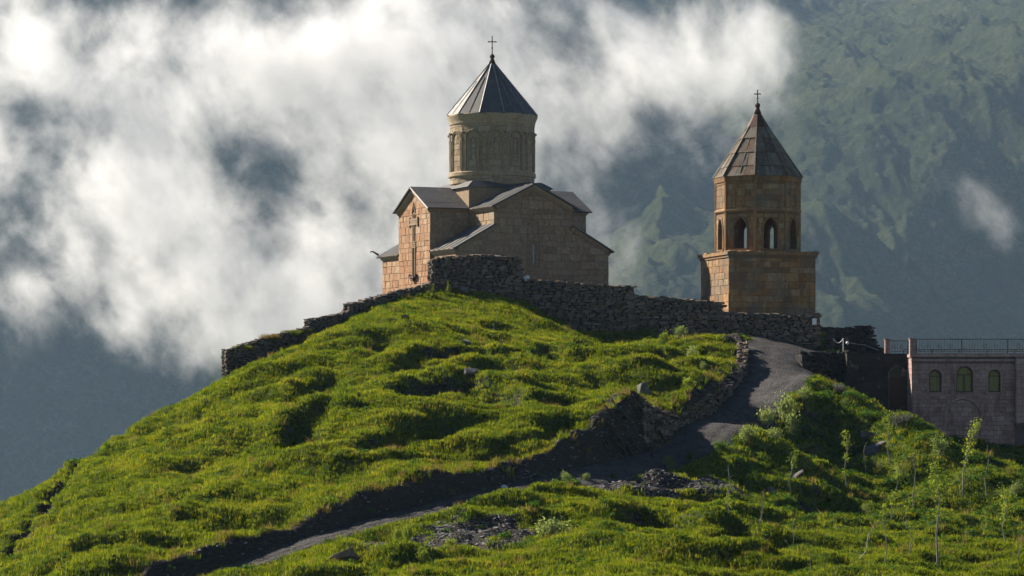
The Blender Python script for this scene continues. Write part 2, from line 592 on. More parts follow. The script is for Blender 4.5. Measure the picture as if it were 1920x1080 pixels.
# ---- the gravel path: a ribbon laid in its bed
t = NT('gravel')
p = t.pos()
v = t.n('ShaderNodeTexVoronoi')
v.inputs['Scale'].default_value = 9.0
t.l(p, v.inputs['Vector'])
c = t.ramp(t.noise(p, 1.4, 6, .7), [(.3, (.030, .028, .027)), (.55, (.056, .052, .050)), (.75, (.098, .090, .085))])
c = t.mix(.55, c, t.mix(1.0, c, t.ramp(v.outputs['Color'], [(0, .45), (1, 1.5)]), 'MULTIPLY'))
M_GRAVEL = t.bsdf(c, .95, normal=t.bump(t.math('ADD', v.outputs['Distance'], t.noise(p, 5, 5, .7)), .9, .06), spec=.15)
pv, pf = [], []
NS, NW = 420, 26
sp = np.linspace(0, len(PATH) - 1, NS)
cx = np.interp(sp, np.arange(len(PATH)), PATH[:, 0])
cyy = np.interp(sp, np.arange(len(PATH)), PATH[:, 1])
for _ in range(6):
    cx[1:-1] = (cx[:-2] + 2 * cx[1:-1] + cx[2:]) / 4
    cyy[1:-1] = (cyy[:-2] + 2 * cyy[1:-1] + cyy[2:]) / 4
hwp = np.interp(sp, np.arange(len(PATH)), PATH_HW)
tx, ty = np.gradient(cx), np.gradient(cyy)
tl = np.hypot(tx, ty)
tx, ty = tx / tl, ty / tl
w = np.linspace(-1, 1, NW)
PXg = cx[:, None] - ty[:, None] * w[None] * (hwp[:, None] + 0.25 + 0.2 * perlin(sp[:, None] * 9, np.sign(w)[None] * 3.3, 70))
PYg = cyy[:, None] + tx[:, None] * w[None] * (hwp[:, None] + 0.25)
PZg = tps_eval(L_TPS, PXg, PYg) + 0.02 + 0.035 * fbm(PXg / .9, PYg / .9, 3, seed=71) - 0.09 * np.abs(w)[None] ** 6 - 0.06 * np.exp(-((np.abs(w)[None] - .45) / .14) ** 2)
ii = np.arange(NS * NW).reshape(NS, NW)
pq = np.stack([ii[:-1, :-1].ravel(), ii[:-1, 1:].ravel(), ii[1:, 1:].ravel(), ii[1:, :-1].ravel()], 1)[:, ::-1]
tag(link('gravel_path', mesh_np('gravel_path', np.stack([PXg.ravel(), PYg.ravel(), PZg.ravel()], 1), pq, True), M_GRAVEL), kind='structure')

# ---- the country round the hill: slopes that fall to the valley, and the near slope under the camera
cxs = np.concatenate([np.linspace(-6000, -400, 18), np.linspace(-360, 360, 91), np.linspace(400, 6000, 18)])
cys = np.concatenate([np.linspace(-3000, -100, 14), np.linspace(-60, 420, 97), np.linspace(460, 7000, 30)])
CX, CY = np.meshgrid(cxs, cys)
ex = np.maximum(np.maximum(GX0 - CX, CX - GX1), 0)
ey = np.maximum(np.maximum(GY0 - CY, CY - GY1), 0)
ed = np.hypot(ex, ey)
inx, iny = np.clip(CX, GX0, GX1), np.clip(CY, GY0, GY1)
zb = hill_z(inx, iny, False)
zin = zb - 3.5 * (ed <= 0)
zo = zin - 0.2 * ed * smooth(0, 1, ed) - 0.45 * np.maximum(ed - 15, 0)
near = -1.7 - 0.16 * np.maximum(CY, 0) + 0.12 * np.maximum(-CY, 0) - 0.30 * np.maximum(np.abs(CX) - 40, 0)
zo = np.where(CY < GY0 - 2, np.where(CY < 60, near, np.minimum(np.maximum(near, zo), -0.075 * CY)), zo)
zo = np.maximum(zo, -290 + 12 * fbm(CX / 300, CY / 300, 3, seed=80))
ii = np.arange(CX.size).reshape(CX.shape)
cq = np.stack([ii[:-1, :-1].ravel(), ii[:-1, 1:].ravel(), ii[1:, 1:].ravel(), ii[1:, :-1].ravel()], 1)
t = NT('valley_turf')
M_VALLEY = t.bsdf(t.ramp(t.noise(t.pos(), .02, 8, .65), [(.35, (.03, .05, .015)), (.65, (.07, .08, .03))]), 1.0, spec=.05)
tag(link('valley_ground', mesh_np('valley_ground', np.stack([CX.ravel(), CY.ravel(), zo.ravel()], 1), cq, True), M_VALLEY), kind='structure')

# ---- the mountain across the valley
mx = np.linspace(-1000, 1000, 900)
my = np.linspace(0, 1, 800)
MX, MT = np.meshgrid(mx, my)
MYd = 2250 + 1950 * MT


def ridged(x, y, octv, seed):
    s, a, wgt = 0.0, 1.0, 1.0
    for k in range(octv):
        n = 1 - np.abs(perlin(x, y, seed + k)) * 1.9
        n = n * n * wgt
        wgt = np.clip(n * 1.6, 0, 1)
        s = s + a * n
        x, y, a = x * 2.07, y * 2.07, a * .5
    return s


MTN = pts((1000, -150, 3800), (1400, -110, 3900), (1900, -110, 3850), (2300, -110, 3850), (700, -150, 3080), (200, -150, 3000), (-300, -150, 3000), (1600, 38, 3560), (1850, 40, 3460), (1350, 40, 3600), (1150, 100, 3500),
          (2100, 98, 2960), (1850, 98, 3040), (1650, 105, 3240), (1450, 100, 3330), (1300, 140, 3290), (1150, 240, 3120), (1000, 360, 2920),
          (1600, 250, 2890), (1570, 400, 2640), (1540, 560, 2450), (1500, 700, 2330),
          (1760, 220, 2890), (1850, 400, 2800), (1750, 420, 2770), (1780, 600, 2660), (1900, 700, 2580), (2100, 400, 2800),
          (1690, 478, 2720), (1610, 555, 2560), (1550, 625, 2410), (1660, 605, 2480), (1400, 350, 2800), (1300, 330, 2860), (1250, 480, 2590), (1100, 500, 2590), (1150, 650, 2420), (1000, 560, 2540),
          (700, 400, 2720), (400, 300, 2760), (100, 200, 2800), (-300, 200, 2800), (700, 700, 2530), (300, 700, 2570), (0, 800, 2540), (300, 950, 2450), (1900, 850, 2440), (2200, 850, 2440), (1400, 820, 2360), (900, 900, 2380), (-300, 950, 2400))
MT_TPS = tps_fit(MTN * np.array((.1, .1, 1)))


def mountain_z(x, y):
    wx = x + 45 * fbm(x / 200, y / 200, 3, seed=90)
    wy = y + 45 * fbm(x / 200, y / 200, 3, seed=93)
    z = tps_eval(MT_TPS, x * .1, y * .1)
    z = z + 22 * (ridged((wx + 0.35 * wy) / 210, (wy - 0.2 * wx) / 420, 6, 100) - 0.9)
    z = z + 9 * fbm((wx + .4 * wy) / 45, wy / 80, 6, gain=.56, seed=120) + 2.5 * ridged((x + .5 * y) / 26, y / 45, 4, 130) + 2.2 * fbm(x / 10, y / 14, 4, gain=.6, seed=133)
    return z


MZ = mountain_z(MX, MYd)
ii = np.arange(MX.size).reshape(MX.shape)
mq = np.stack([ii[:-1, :-1].ravel(), ii[:-1, 1:].ravel(), ii[1:, 1:].ravel(), ii[1:, :-1].ravel()], 1)
t = NT('alpine_slope')
p = t.pos()
c = t.ramp(t.noise(p, .012, 9, .7), [(.34, (.026, .036, .012)), (.5, (.056, .070, .022)), (.66, (.100, .105, .038))])
c = t.mix(t.ramp(t.noise(p, .03, 10, .8), [(.54, 0), (.66, .85)]), c, (.115, .11, .095))
c = t.mix(t.ramp(t.noise(p, .11, 8, .8), [(.35, .75), (.55, 0)]), c, (.022, .028, .014))
c = t.mix(t.ramp(t.noise(p, .30, 6, .8), [(.40, .7), (.58, 0)]), c, (.020, .026, .012))
M_ALP = t.bsdf(c, 1.0, normal=t.bump(t.noise(p, .14, 10, .8), 1.0, 7.0), spec=.05)
tag(link('mountain', mesh_np('mountain', np.stack([MX.ravel(), MYd.ravel(), MZ.ravel()], 1), mq, True), M_ALP), kind='structure')
# ================================================================== air: even haze, and the banks of mist before the mountain
t = NT('haze')
pv_ = t.n('ShaderNodeVolumePrincipled')
pv_.inputs['Color'].default_value = (0.50, 0.73, 1.0, 1)
pv_.inputs['Density'].default_value = HAZE_DENS = 0.000045
pv_.inputs['Anisotropy'].default_value = 0.35
t.l(pv_.outputs[0], t.out.inputs['Volume'])
M_HAZE = t.m
hb = MB().box((0, 2180, 170), (2300, 4560, 1060))
tag(hb.build('haze', M_HAZE), kind='stuff')

t = NT('mist')
pv_ = t.n('ShaderNodeVolumePrincipled')
pv_.inputs['Color'].default_value = (1, 1, 1, 1)
pv_.inputs['Density'].default_value = 0.034
pv_.inputs['Anisotropy'].default_value = 0.45
t.l(pv_.outputs[0], t.out.inputs['Volume'])
M_MIST = t.m
M_MIST.cycles.volume_step_rate = 1.0
cy.volume_step_rate = 3.0

MIST_D = 1330.0
PUFFS = [  # where the banks hang (photo column, row, half widths, thickness)
    (330, 290, 330, 220, 1.1), (60, 100, 280, 130, 1.0), (620, 120, 230, 150, .75), (520, 520, 230, 140, .75), (150, 480, 200, 130, .7),
    (880, 20, 200, 190, 1.9), (960, 220, 110, 210, .75), (770, 300, 130, 200, .55), (1130, 90, 170, 150, .85), (1290, 170, 130, 210, .78), (1430, 90, 110, 120, .55),
    (1100, 330, 100, 200, .66), (1180, 500, 80, 130, .6), (1705, 298, 42, 28, .75), (1750, 330, 48, 32, .65), (1795, 365, 56, 38, .6), (1840, 395, 60, 42, .5), (1895, 430, 80, 46, .6), (1430, 110, 90, 60, .3), (330, 630, 150, 120, .8), (560, 610, 120, 110, .85), (60, 600, 110, 130, .7), (0, 340, 110, 120, .6)]


def mist_bank(name, d, depth, puffs, seed, voxel, thr, gain, scale):
    k = d / F
    x0, x1, z0, z1 = (-260 - 960) * k, (2180 - 960) * k, (730 - 830) * k, (730 + 110) * k
    ng = bpy.data.node_groups.new(name, 'GeometryNodeTree')
    ng.interface.new_socket('Geometry', in_out='OUTPUT', socket_type='NodeSocketGeometry')
    N, L = ng.nodes, ng.links
    out = N.new('NodeGroupOutput')
    vc = N.new('GeometryNodeVolumeCube')
    vc.inputs['Min'].default_value = (x0, d - depth / 2, z0)
    vc.inputs['Max'].default_value = (x1, d + depth / 2, z1)
    vc.inputs['Resolution X'].default_value = int((x1 - x0) / voxel)
    vc.inputs['Resolution Y'].default_value = int(depth / voxel / 1.6)
    vc.inputs['Resolution Z'].default_value = int((z1 - z0) / voxel)
    pos = N.new('GeometryNodeInputPosition')

    def math(op, a, b=None, c=None, clamp=False):
        nd = N.new('ShaderNodeMath')
        nd.operation = op
        nd.use_clamp = clamp
        for i, v in enumerate((a, b, c)):
            if v is None: continue
            if hasattr(v, 'links'): L.new(v, nd.inputs[i])
            else: nd.inputs[i].default_value = v
        return nd.outputs[0]

    def vmath(op, a, b=None):
        nd = N.new('ShaderNodeVectorMath')
        nd.operation = op
        for i, v in enumerate((a, b)):
            if v is None: continue
            if hasattr(v, 'links'): L.new(v, nd.inputs[i])
            else: nd.inputs[i].default_value = v
        return nd.outputs['Value'] if op in ('LENGTH', 'DOT_PRODUCT') else nd.outputs[0]

    def noise(v, sc, det, rough=.55):
        nd = N.new('ShaderNodeTexNoise')
        nd.inputs['Scale'].default_value = sc
        nd.inputs['Detail'].default_value = det
        nd.inputs['Roughness'].default_value = rough
        L.new(v, nd.inputs['Vector'])
        return nd
    # the mist drifts up the slope to the right: turn and stretch the noise a little
    rot = N.new('ShaderNodeVectorRotate')
    rot.rotation_type = 'Y_AXIS'
    rot.inputs['Angle'].default_value = math_pi_tilt
    L.new(pos.outputs[0], rot.inputs['Vector'])
    q = vmath('MULTIPLY', rot.outputs[0], (1.0, 1.0, 0.8))
    q = vmath('ADD', q, (seed * 131.7, seed * 57.3, seed * 91.1))
    w = noise(q, 0.010, 3)
    wv = vmath('MULTIPLY', vmath('SUBTRACT', w.outputs['Color'], (.5, .5, .5)), (42, 42, 42))
    q2 = vmath('ADD', q, wv)
    n1 = noise(q2, scale, 11, .74).outputs[0]
    n2 = noise(q2, scale * 0.3, 3, .5).outputs[0]
    m = None
    for px, py, rx, ry, a in puffs:
        c = ((px - 960) * k, 0, (HORIZON - py) * k)
        e = vmath('MULTIPLY', vmath('SUBTRACT', pos.outputs[0], c), (1 / (rx * k), 0, 1 / (ry * k)))
        r = vmath('DOT_PRODUCT', e, e)
        gss = math('MULTIPLY', math('EXPONENT', math('MULTIPLY', r, -0.9)), a)
        m = gss if m is None else math('ADD', m, gss)
    m = math('MINIMUM', m, 1.5)
    sx = N.new('ShaderNodeSeparateXYZ')
    L.new(pos.outputs[0], sx.inputs[0])
    yy = math('DIVIDE', math('SUBTRACT', sx.outputs[1], d), depth / 2)
    env = math('SUBTRACT', 1.0, math('POWER', math('ABSOLUTE', yy), 2.0))
    f = math('ADD', math('MULTIPLY', math('SUBTRACT', n1, .5), 4.6), math('MULTIPLY', math('SUBTRACT', n2, .5), 3.0))
    f = math('ADD', f, math('MULTIPLY', math('SUBTRACT', m, thr), .95))
    f = math('SUBTRACT', f, math('MULTIPLY', math('SUBTRACT', 1.0, env), .25))
    f = math('MULTIPLY', math('MAXIMUM', f, 0.0), gain)
    f = math('MULTIPLY', f, math('MINIMUM', math('MULTIPLY', m, 2.2), 1.0))
    f = math('MINIMUM', math('POWER', f, 1.4), 1.6)
    L.new(f, vc.inputs['Density'])
    sm = N.new('GeometryNodeSetMaterial')
    sm.inputs['Material'].default_value = M_MIST
    L.new(vc.outputs[0], sm.inputs[0])
    L.new(sm.outputs[0], out.inputs[0])
    me = bpy.data.meshes.new(name)
    o = link(name, me, M_MIST)
    md = o.modifiers.new('mist', 'NODES')
    md.node_group = ng
    return tag(o, kind='stuff')


math_pi_tilt = math.radians(28)
mist_bank('mist', MIST_D, 44.0, PUFFS, 1, .82, .63, 1.05, 0.036)
# ================================================================== masonry helpers and materials
M_CHURCH = stone_mat('church_stone', [(0.237, 0.180, 0.119), (0.291, 0.218, 0.143), (0.337, 0.253, 0.163), (0.364, 0.275, 0.180), (0.313, 0.220, 0.138), (0.269, 0.205, 0.140), (0.399, 0.312, 0.210)],
                     (0.33, 0.19, 0.10), .5)
M_CHURCHL = stone_mat('sunlit_rusty_church_stone', [(.33, .225, .14), (.38, .235, .135), (.42, .30, .19), (.36, .20, .11), (.30, .17, .095), (.45, .34, .235)],
                      (.38, .155, .06), .75, streak=(2.2, 2.2, .30), light=(.50, .42, .32))  # left faces: warm sunlight put into a lighter, redder base, with rust streaks
M_CHURCHW = stone_mat('church_wall_core', [(0.235, 0.185, 0.134), (0.302, 0.235, 0.168)], (0.308, 0.140, 0.070), .5)
M_DRUM = stone_mat('drum_stone', [(0.286, 0.226, 0.150), (0.340, 0.268, 0.172), (0.377, 0.299, 0.197), (0.413, 0.333, 0.227), (0.316, 0.242, 0.155)], (0.270, 0.155, 0.081), .35, light=(0.500, 0.459, 0.338))
M_TOWER = stone_mat('tower_stone', [(0.219, 0.125, 0.054), (0.319, 0.167, 0.064), (0.384, 0.202, 0.075), (0.427, 0.248, 0.106), (0.255, 0.154, 0.075), (0.473, 0.320, 0.163), (0.298, 0.151, 0.055)],
                    (0.119, 0.056, 0.025), .65, grey=(0.140, 0.119, 0.091))
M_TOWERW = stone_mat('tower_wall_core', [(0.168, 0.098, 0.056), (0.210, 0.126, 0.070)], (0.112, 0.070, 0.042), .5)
M_SLATE = stone_mat('field_stone', [(0.096, 0.078, 0.062), (0.158, 0.121, 0.087), (0.214, 0.163, 0.117), (0.130, 0.109, 0.092), (0.269, 0.216, 0.165), (0.176, 0.118, 0.070), (0.111, 0.092, 0.079)],
                    (.075, .042, .022), .35, streak=(2.5, 2.5, 2.5), light=(.24, .225, .20))
M_SLATEW = stone_mat('wall_core', [(.022, .019, .017), (.03, .026, .022)], (.02, .015, .012), .4)
M_RED = stone_mat('terrace_stone', [(0.415, 0.278, 0.241), (0.477, 0.331, 0.289), (0.374, 0.239, 0.206), (0.436, 0.292, 0.253), (0.311, 0.190, 0.162)], (.17, .075, .06), .6, light=(.48, .43, .42))
M_REDW = stone_mat('terrace_core', [(0.169, 0.124, 0.117), (0.195, 0.143, 0.130)], (0.130, 0.065, 0.052), .5)
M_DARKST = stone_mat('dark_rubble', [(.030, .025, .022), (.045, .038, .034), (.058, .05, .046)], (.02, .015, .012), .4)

t = NT('roof_metal')
p = t.pos()
c = t.ramp(t.noise(p, .9, 6, .65), [(.3, (.060, .055, .050)), (.55, (.095, .088, .080)), (.7, (.14, .12, .10))])
c = t.mix(t.math('MULTIPLY', t.rand(), .5), c, (.06, .058, .06))
M_METAL = t.bsdf(c, t.ramp(t.noise(p, 3, 5, .6), [(.3, .50), (.7, .72)]), .15, normal=t.bump(t.noise(p, 2.2, 4, .6), .25, .03), spec=.4)
t = NT('seam_metal')
M_SEAM = t.bsdf(t.ramp(t.noise(t.pos(), 2, 4), [(.3, (.16, .155, .15)), (.7, (.28, .27, .26))]), .35, .7)
t = NT('wrought_iron')
M_IRON = t.bsdf(t.ramp(t.noise(t.pos(), 12, 4), [(.3, (.018, .017, .017)), (.7, (.045, .036, .030))]), .55, .5)
t = NT('rusty_metal')
M_RUST = t.bsdf(t.ramp(t.noise(t.pos(), 7, 5), [(.3, (.030, .018, .012)), (.7, (.10, .050, .028))]), .7, .3)
t = NT('dark_glass')
M_GLASS = t.bsdf((.012, .014, .014), .12, 0, spec=.6)
t = NT('white_paint')
M_WHITE = t.bsdf(t.ramp(t.noise(t.pos(), 6, 4), [(.3, (.62, .61, .60)), (.7, (.78, .77, .76))]), .6)

# ---- shared piece meshes
def block_mesh(seed):
    """a dressed block, 1 x 1 x 1, its outer face (-y) chamfered and a little uneven; back left open in the wall"""
    r = np.random.default_rng(seed)
    c = .035
    j = lambda: r.uniform(-.018, .018)
    o = [(-.5, .5, -.5), (.5, .5, -.5), (.5, .5, .5), (-.5, .5, .5)]
    m = [(-.5 + j() * .5, -.30, -.5), (.5, -.30, -.5 + j() * .5), (.5 + j() * .5, -.30, .5), (-.5, -.30, .5 + j() * .5)]
    f = [(-.5 + c + j(), -.5 + 3 * j(), -.5 + c + j()), (.5 - c + j(), -.5 + 3 * j(), -.5 + c + j()), (.5 - c + j(), -.5 + 3 * j(), .5 - c + j()), (-.5 + c + j(), -.5 + 3 * j(), .5 - c + j())]
    v = o + m + f
    q = [(8, 9, 10, 11)]
    for a in (0, 4):
        for i in range(4):
            q.append((a + i, a + (i + 1) % 4, a + 4 + (i + 1) % 4, a + 4 + i))
    return np.array(v), q


def rock_arrays(seed, n=15, pw=.45):
    """an angular stone, about 1 x 1 x 1: the hull of scattered points"""
    r = np.random.default_rng(seed)
    bm = bmesh.new()
    for _ in range(n):
        p = r.uniform(-.5, .5, 3)
        p = np.sign(p) * np.abs(p * 2) ** pw / 2
        bm.verts.new(p)
    bmesh.ops.convex_hull(bm, input=bm.verts)
    loose = [v for v in bm.verts if not v.link_faces]
    bmesh.ops.delete(bm, geom=loose, context='VERTS')
    bm.verts.index_update()
    v = np.array([tuple(x.co) for x in bm.verts])
    f = [tuple(l.index for l in q.verts) for q in bm.faces]
    bm.free()
    v -= v.mean(0)
    ext = v.max(0) - v.min(0)
    return (v - (v.max(0) + v.min(0)) / 2) / ext, f


BLOCKS = [block_mesh(s) for s in range(6)]
ROCKS = [rock_arrays(100 + s) for s in range(10)]
_piece_cache = {}


def piece_mesh(kind, i, mat):
    key = (kind, i, mat.name)
    if key not in _piece_cache:
        v, f = (BLOCKS if kind == 'block' else ROCKS)[i]
        me = bpy.data.meshes.new('stone')
        me.from_pydata([tuple(p) for p in v], [], f)
        me.materials.append(mat)
        _piece_cache[key] = me
    return _piece_cache[key]


def lay(parent, name, kind, specs, mat, limit, rest_name=None):
    """specs: (rank, matrix in the parent's space). The first by rank become single parts that share mesh data; the rest one part of kind stuff"""
    specs = sorted(specs, key=lambda s: -s[0])
    pool = BLOCKS if kind == 'block' else ROCKS
    for k, (rank, M) in enumerate(specs[:limit]):
        o = bpy.data.objects.new(name, piece_mesh(kind, random.randrange(len(pool)), mat))
        o.parent = parent
        o.matrix_basis = M
        COL.objects.link(o)
    rest = specs[limit:]
    if rest:
        mb = MB()
        for rank, M in rest:
            v, f = pool[random.randrange(len(pool))]
            mb.add(v, f, M)
        tag(mb.build(rest_name or name + '_courses', mat, parent), kind='stuff')


def TRS(loc, rz=0.0, scale=(1, 1, 1), rx=0.0, ry=0.0):
    return Matrix.LocRotScale(Vector(loc), Euler((rx, ry, rz)), Vector(scale))


def ashlar_specs(origin, rz, spans, z0, z1, course=(.42, .58), length=(.6, 1.15), holes=(), depth=.12, gap=.028, proud=.03, curve=None, rank0=0.0):
    """coursed blocks on a wall face. origin: point at u=0 on the face; rz: turn of the face about z (its outward side is -y);
    spans(za, zb) -> list of (u0, u1) covered by that course; curve=(radius, centre) wraps the face round a drum"""
    R = Matrix.Translation(Vector(origin)) @ Matrix.Rotation(rz, 4, 'Z')
    out = []
    z = z0
    row = 0
    while z < z1 - .12:
        h = min(random.uniform(*course), z1 - z)
        if z1 - (z + h) < .2: h = z1 - z
        cuts = [(z, z + h)]
        for a, b in spans(z, z + h):
            u = a
            first = True
            while u < b - .05:
                l = random.uniform(*length) * (.6 if first and row % 2 else 1)
                first = False
                if b - (u + l) < .3: l = b - u
                segs = [(u, u + l, z, z + h)]
                for (ha, hb, hz0, hz1) in holes:
                    nx = []
                    for (s0, s1, sa, sb) in segs:
                        if s1 <= ha or s0 >= hb or sb <= hz0 + .02 or sa >= hz1 - .02:
                            nx.append((s0, s1, sa, sb))
                            continue
                        if s0 < ha - .05: nx.append((s0, ha, sa, sb))
                        if s1 > hb + .05: nx.append((hb, s1, sa, sb))
                        if sa < hz0 - .05: nx.append((max(s0, ha), min(s1, hb), sa, hz0))
                        if sb > hz1 + .05: nx.append((max(s0, ha), min(s1, hb), hz1, sb))
                    segs = nx
                for (s0, s1, sa, sb) in segs:
                    w, hh = s1 - s0 - gap, sb - sa - gap
                    if w < .05 or hh < .05: continue
                    pr = proud * random.uniform(.5, 1.35)
                    uc, zc = (s0 + s1) / 2, (sa + sb) / 2
                    if curve is None:
                        M = R @ TRS((uc, depth / 2 - pr, zc), 0, (w, depth, hh))
                    else:
                        rad = curve
                        a = uc / rad
                        M = R @ TRS((math.sin(a) * (rad - depth / 2 + pr), -math.cos(a) * (rad - depth / 2 + pr), zc), a, (w * 1.02, depth, hh))
                    out.append((rank0 + w * hh, M))
                u += l
        z += h
        row += 1
    return out


def arch_tube(mb, w, z0, zs, r, f, n=10, pointed=0.0, sides=5):
    """a roll moulding: up one side, round the arch, down the other; f maps (u, z) to a point"""
    pts_ = [f(-w, z0), f(-w, (z0 + zs) / 2)]
    for k in range(n + 1):
        a = math.pi - math.pi * k / n
        pts_.append(f(w * math.cos(a), zs + w * math.sin(a) * (1 + pointed * math.sin(a) ** 3)))
    pts_ += [f(w, (z0 + zs) / 2), f(w, z0)]
    mb.tube(pts_, r, sides)


def arched_wall(mb, u0, u1, z0, z1, ow, zsill, zspring, y0, y1, n=10, pointed=0.0, M=None, oc=0.0):
    """a wall slab (y0 front, y1 back) with an arched opening right through it, reveals included"""
    prof = [(oc - ow, zsill), (oc - ow, zspring)]
    for k in range(1, n):
        a = math.pi - math.pi * k / n
        prof.append((oc + ow * math.cos(a), zspring + ow * math.sin(a) * (1 + pointed * math.sin(a) ** 3)))
    prof += [(oc + ow, zspring), (oc + ow, zsill)]
    for y, s in ((y0, 1), (y1, -1)):
        q = []
        q.append([(u0, z0), (oc - ow, z0), (oc - ow, zspring), (u0, zspring)])
        q.append([(oc + ow, z0), (u1, z0), (u1, zspring), (oc + ow, zspring)])
        if zsill > z0: q.append([(oc - ow, z0), (oc + ow, z0), (oc + ow, zsill), (oc - ow, zsill)])
        q.append([(u0, zspring), (oc - ow, zspring), (oc - ow, z1), (u0, z1)])
        q.append([(oc + ow, zspring), (u1, zspring), (u1, z1), (oc + ow, z1)])
        arc = prof[1:-1]
        for (a, b) in zip(arc[:-1], arc[1:]):
            q.append([a, b, (b[0], z1), (a[0], z1)])
        for c in q:
            v = [(p[0], y, p[1]) for p in c]
            mb.add(v, [(0, 1, 2, 3) if s > 0 else (3, 2, 1, 0)], M)
    for (a, b) in zip(prof, prof[1:] + prof[:1]):
        mb.add([(a[0], y0, a[1]), (b[0], y0, b[1]), (b[0], y1, b[1]), (a[0], y1, a[1])], [(0, 1, 2, 3)], M)
    for (a, b) in (((u0, z0), (u1, z0)), ((u1, z0), (u1, z1)), ((u1, z1), (u0, z1)), ((u0, z1), (u0, z0))):
        mb.add([(a[0], y0, a[1]), (b[0], y0, b[1]), (b[0], y1, b[1]), (a[0], y1, a[1])], [(3, 2, 1, 0)], M)


def roof_plane(root, name, e0, e1, r1, r0, n, thick=.10, mat=None, seam=.035, rows=1, skip_seam=()):
    """standing-seam sheets: e0-e1 the eave (left to right seen from outside), r0-r1 the ridge; each sheet a part, each seam a part"""
    e0, e1, r0, r1 = map(Vector, (e0, e1, r0, r1))
    nrm = (e1 - e0).cross(r0 - e0).normalized()
    lerp = lambda a, b, t_: a + (b - a) * t_
    for i in range(n):
        a, b = i / n, (i + 1) / n
        for j in range(rows):
            c, d = j / rows, (j + 1) / rows
            A, B = lerp(lerp(e0, e1, a), lerp(r0, r1, a), c), lerp(lerp(e0, e1, b), lerp(r0, r1, b), c)
            C_, D = lerp(lerp(e0, e1, b), lerp(r0, r1, b), d), lerp(lerp(e0, e1, a), lerp(r0, r1, a), d)
            up = nrm * (random.uniform(-.008, .008) + (.012 if rows > 1 and j == 0 else 0))
            mb = MB()
            q = [A + up, B + up, C_ + up * .5, D + up * .5]
            mb.hexa([x - nrm * thick for x in q], q)
            mb.build(name, mat or M_METAL, root)
    if seam:
        for i in range(n + 1):
            if i in skip_seam: continue
            a = i / n
            A, B = lerp(e0, e1, a), lerp(r0, r1, a)
            mb = MB()
            mb.tube([A + nrm * seam * .4, B + nrm * seam * .4], seam, 4)
            mb.build('roof_seam', M_SEAM, root)
# ================================================================== the church
CH = Vector(P(1000, 0, 215.0)[:2].tolist() + [6.5])
church = thing('church', 'large brown stone church with round drum and dark conical roof on the hilltop', 'church', CH, math.radians(24))
HN, HA, EA, TA, EN, RI = 3.3, 6.5, 4.45, 6.25, 7.75, 9.42      # half widths of nave and aisles; heights of aisle eave and top, nave eave, ridge
V0, V1, VC = 0.0, 15.6, 8.0
TL, TP = 6.75, 3.35                                            # transept: half length across, half width
B0 = -1.5


def build_wall(name, poly, y0, y1, M=None):
    return MB().prism(poly, y0, y1, M).build(name, M_CHURCHW, church)


# solid bodies (cores)
front = build_wall('front_wall', [(-HA, B0), (HA, B0), (HA, EA), (HN, TA), (HN, EN), (0, RI), (-HN, EN), (-HN, TA), (-HA, EA)], V0, V0 + .8)
nave = build_wall('nave_wall', [(-HN + .01, B0), (HN - .01, B0), (HN - .01, EN - .02), (0, RI - .04), (-HN + .01, EN - .02)], V0 + .8, V1)
aisle = build_wall('aisle_wall', [(-HA + .01, B0), (HA - .01, B0), (HA - .01, EA - .02), (HN - .2, TA), (-HN + .2, TA), (-HA + .01, EA - .02)], V0 + .8, V1 - .01)
Mt = Matrix.Translation((0, VC, 0)) @ Matrix.Rotation(-math.pi / 2, 4, 'Z')     # local x -> -v ... the transept's own frame
trans = build_wall('transept_wall', [(-TP, B0 - .3), (TP, B0 - .3), (TP, EN - .05), (0, RI - .02), (-TP, EN - .05)], -TL, TL, Mt)

# ashlar faces
def gable_span(za, zb):
    zt = zb
    if zt <= EA: return [(-HA, HA)]
    if zt <= TA:
        k = (zt - EA) / (TA - EA)
        w = HA + (HN - HA) * k
        return [(-w, w)]
    if zt <= EN: return [(-HN, HN)]
    w = HN * (1 - (zt - EN) / (RI - EN))
    return [(-w, w)] if w > .3 else []


win = (-.30, .30, 2.9, 5.15)
sp = ashlar_specs((0, V0, 0), 0, gable_span, -.6, RI - .25, holes=[(-.09, .09, 3.15, 4.75)], length=(.45, 1.4), course=(.36, .70))
lay(front, 'stone_block', 'block', sp, M_CHURCH, 150)


def tgable(za, zb):
    if zb <= EN: return [(-TP, TP)]
    w = TP * (1 - (zb - EN) / (RI - EN))
    return [(-w, w)] if w > .3 else []


# left gable of the transept: u runs along -v (left to right seen from outside: far to near)
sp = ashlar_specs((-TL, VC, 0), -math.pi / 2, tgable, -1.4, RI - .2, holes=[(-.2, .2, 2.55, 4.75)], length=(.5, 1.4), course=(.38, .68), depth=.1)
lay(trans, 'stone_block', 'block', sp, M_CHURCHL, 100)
# near aisle's left face, far aisle's left face
full = lambda a, b: (lambda za, zb: [(a, b)])
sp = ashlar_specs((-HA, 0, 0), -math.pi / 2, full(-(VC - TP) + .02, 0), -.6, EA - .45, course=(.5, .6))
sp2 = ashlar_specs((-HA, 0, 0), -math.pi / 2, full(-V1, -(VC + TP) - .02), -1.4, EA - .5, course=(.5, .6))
lay(aisle, 'stone_block', 'block', sp + sp2, M_CHURCHL, 60)
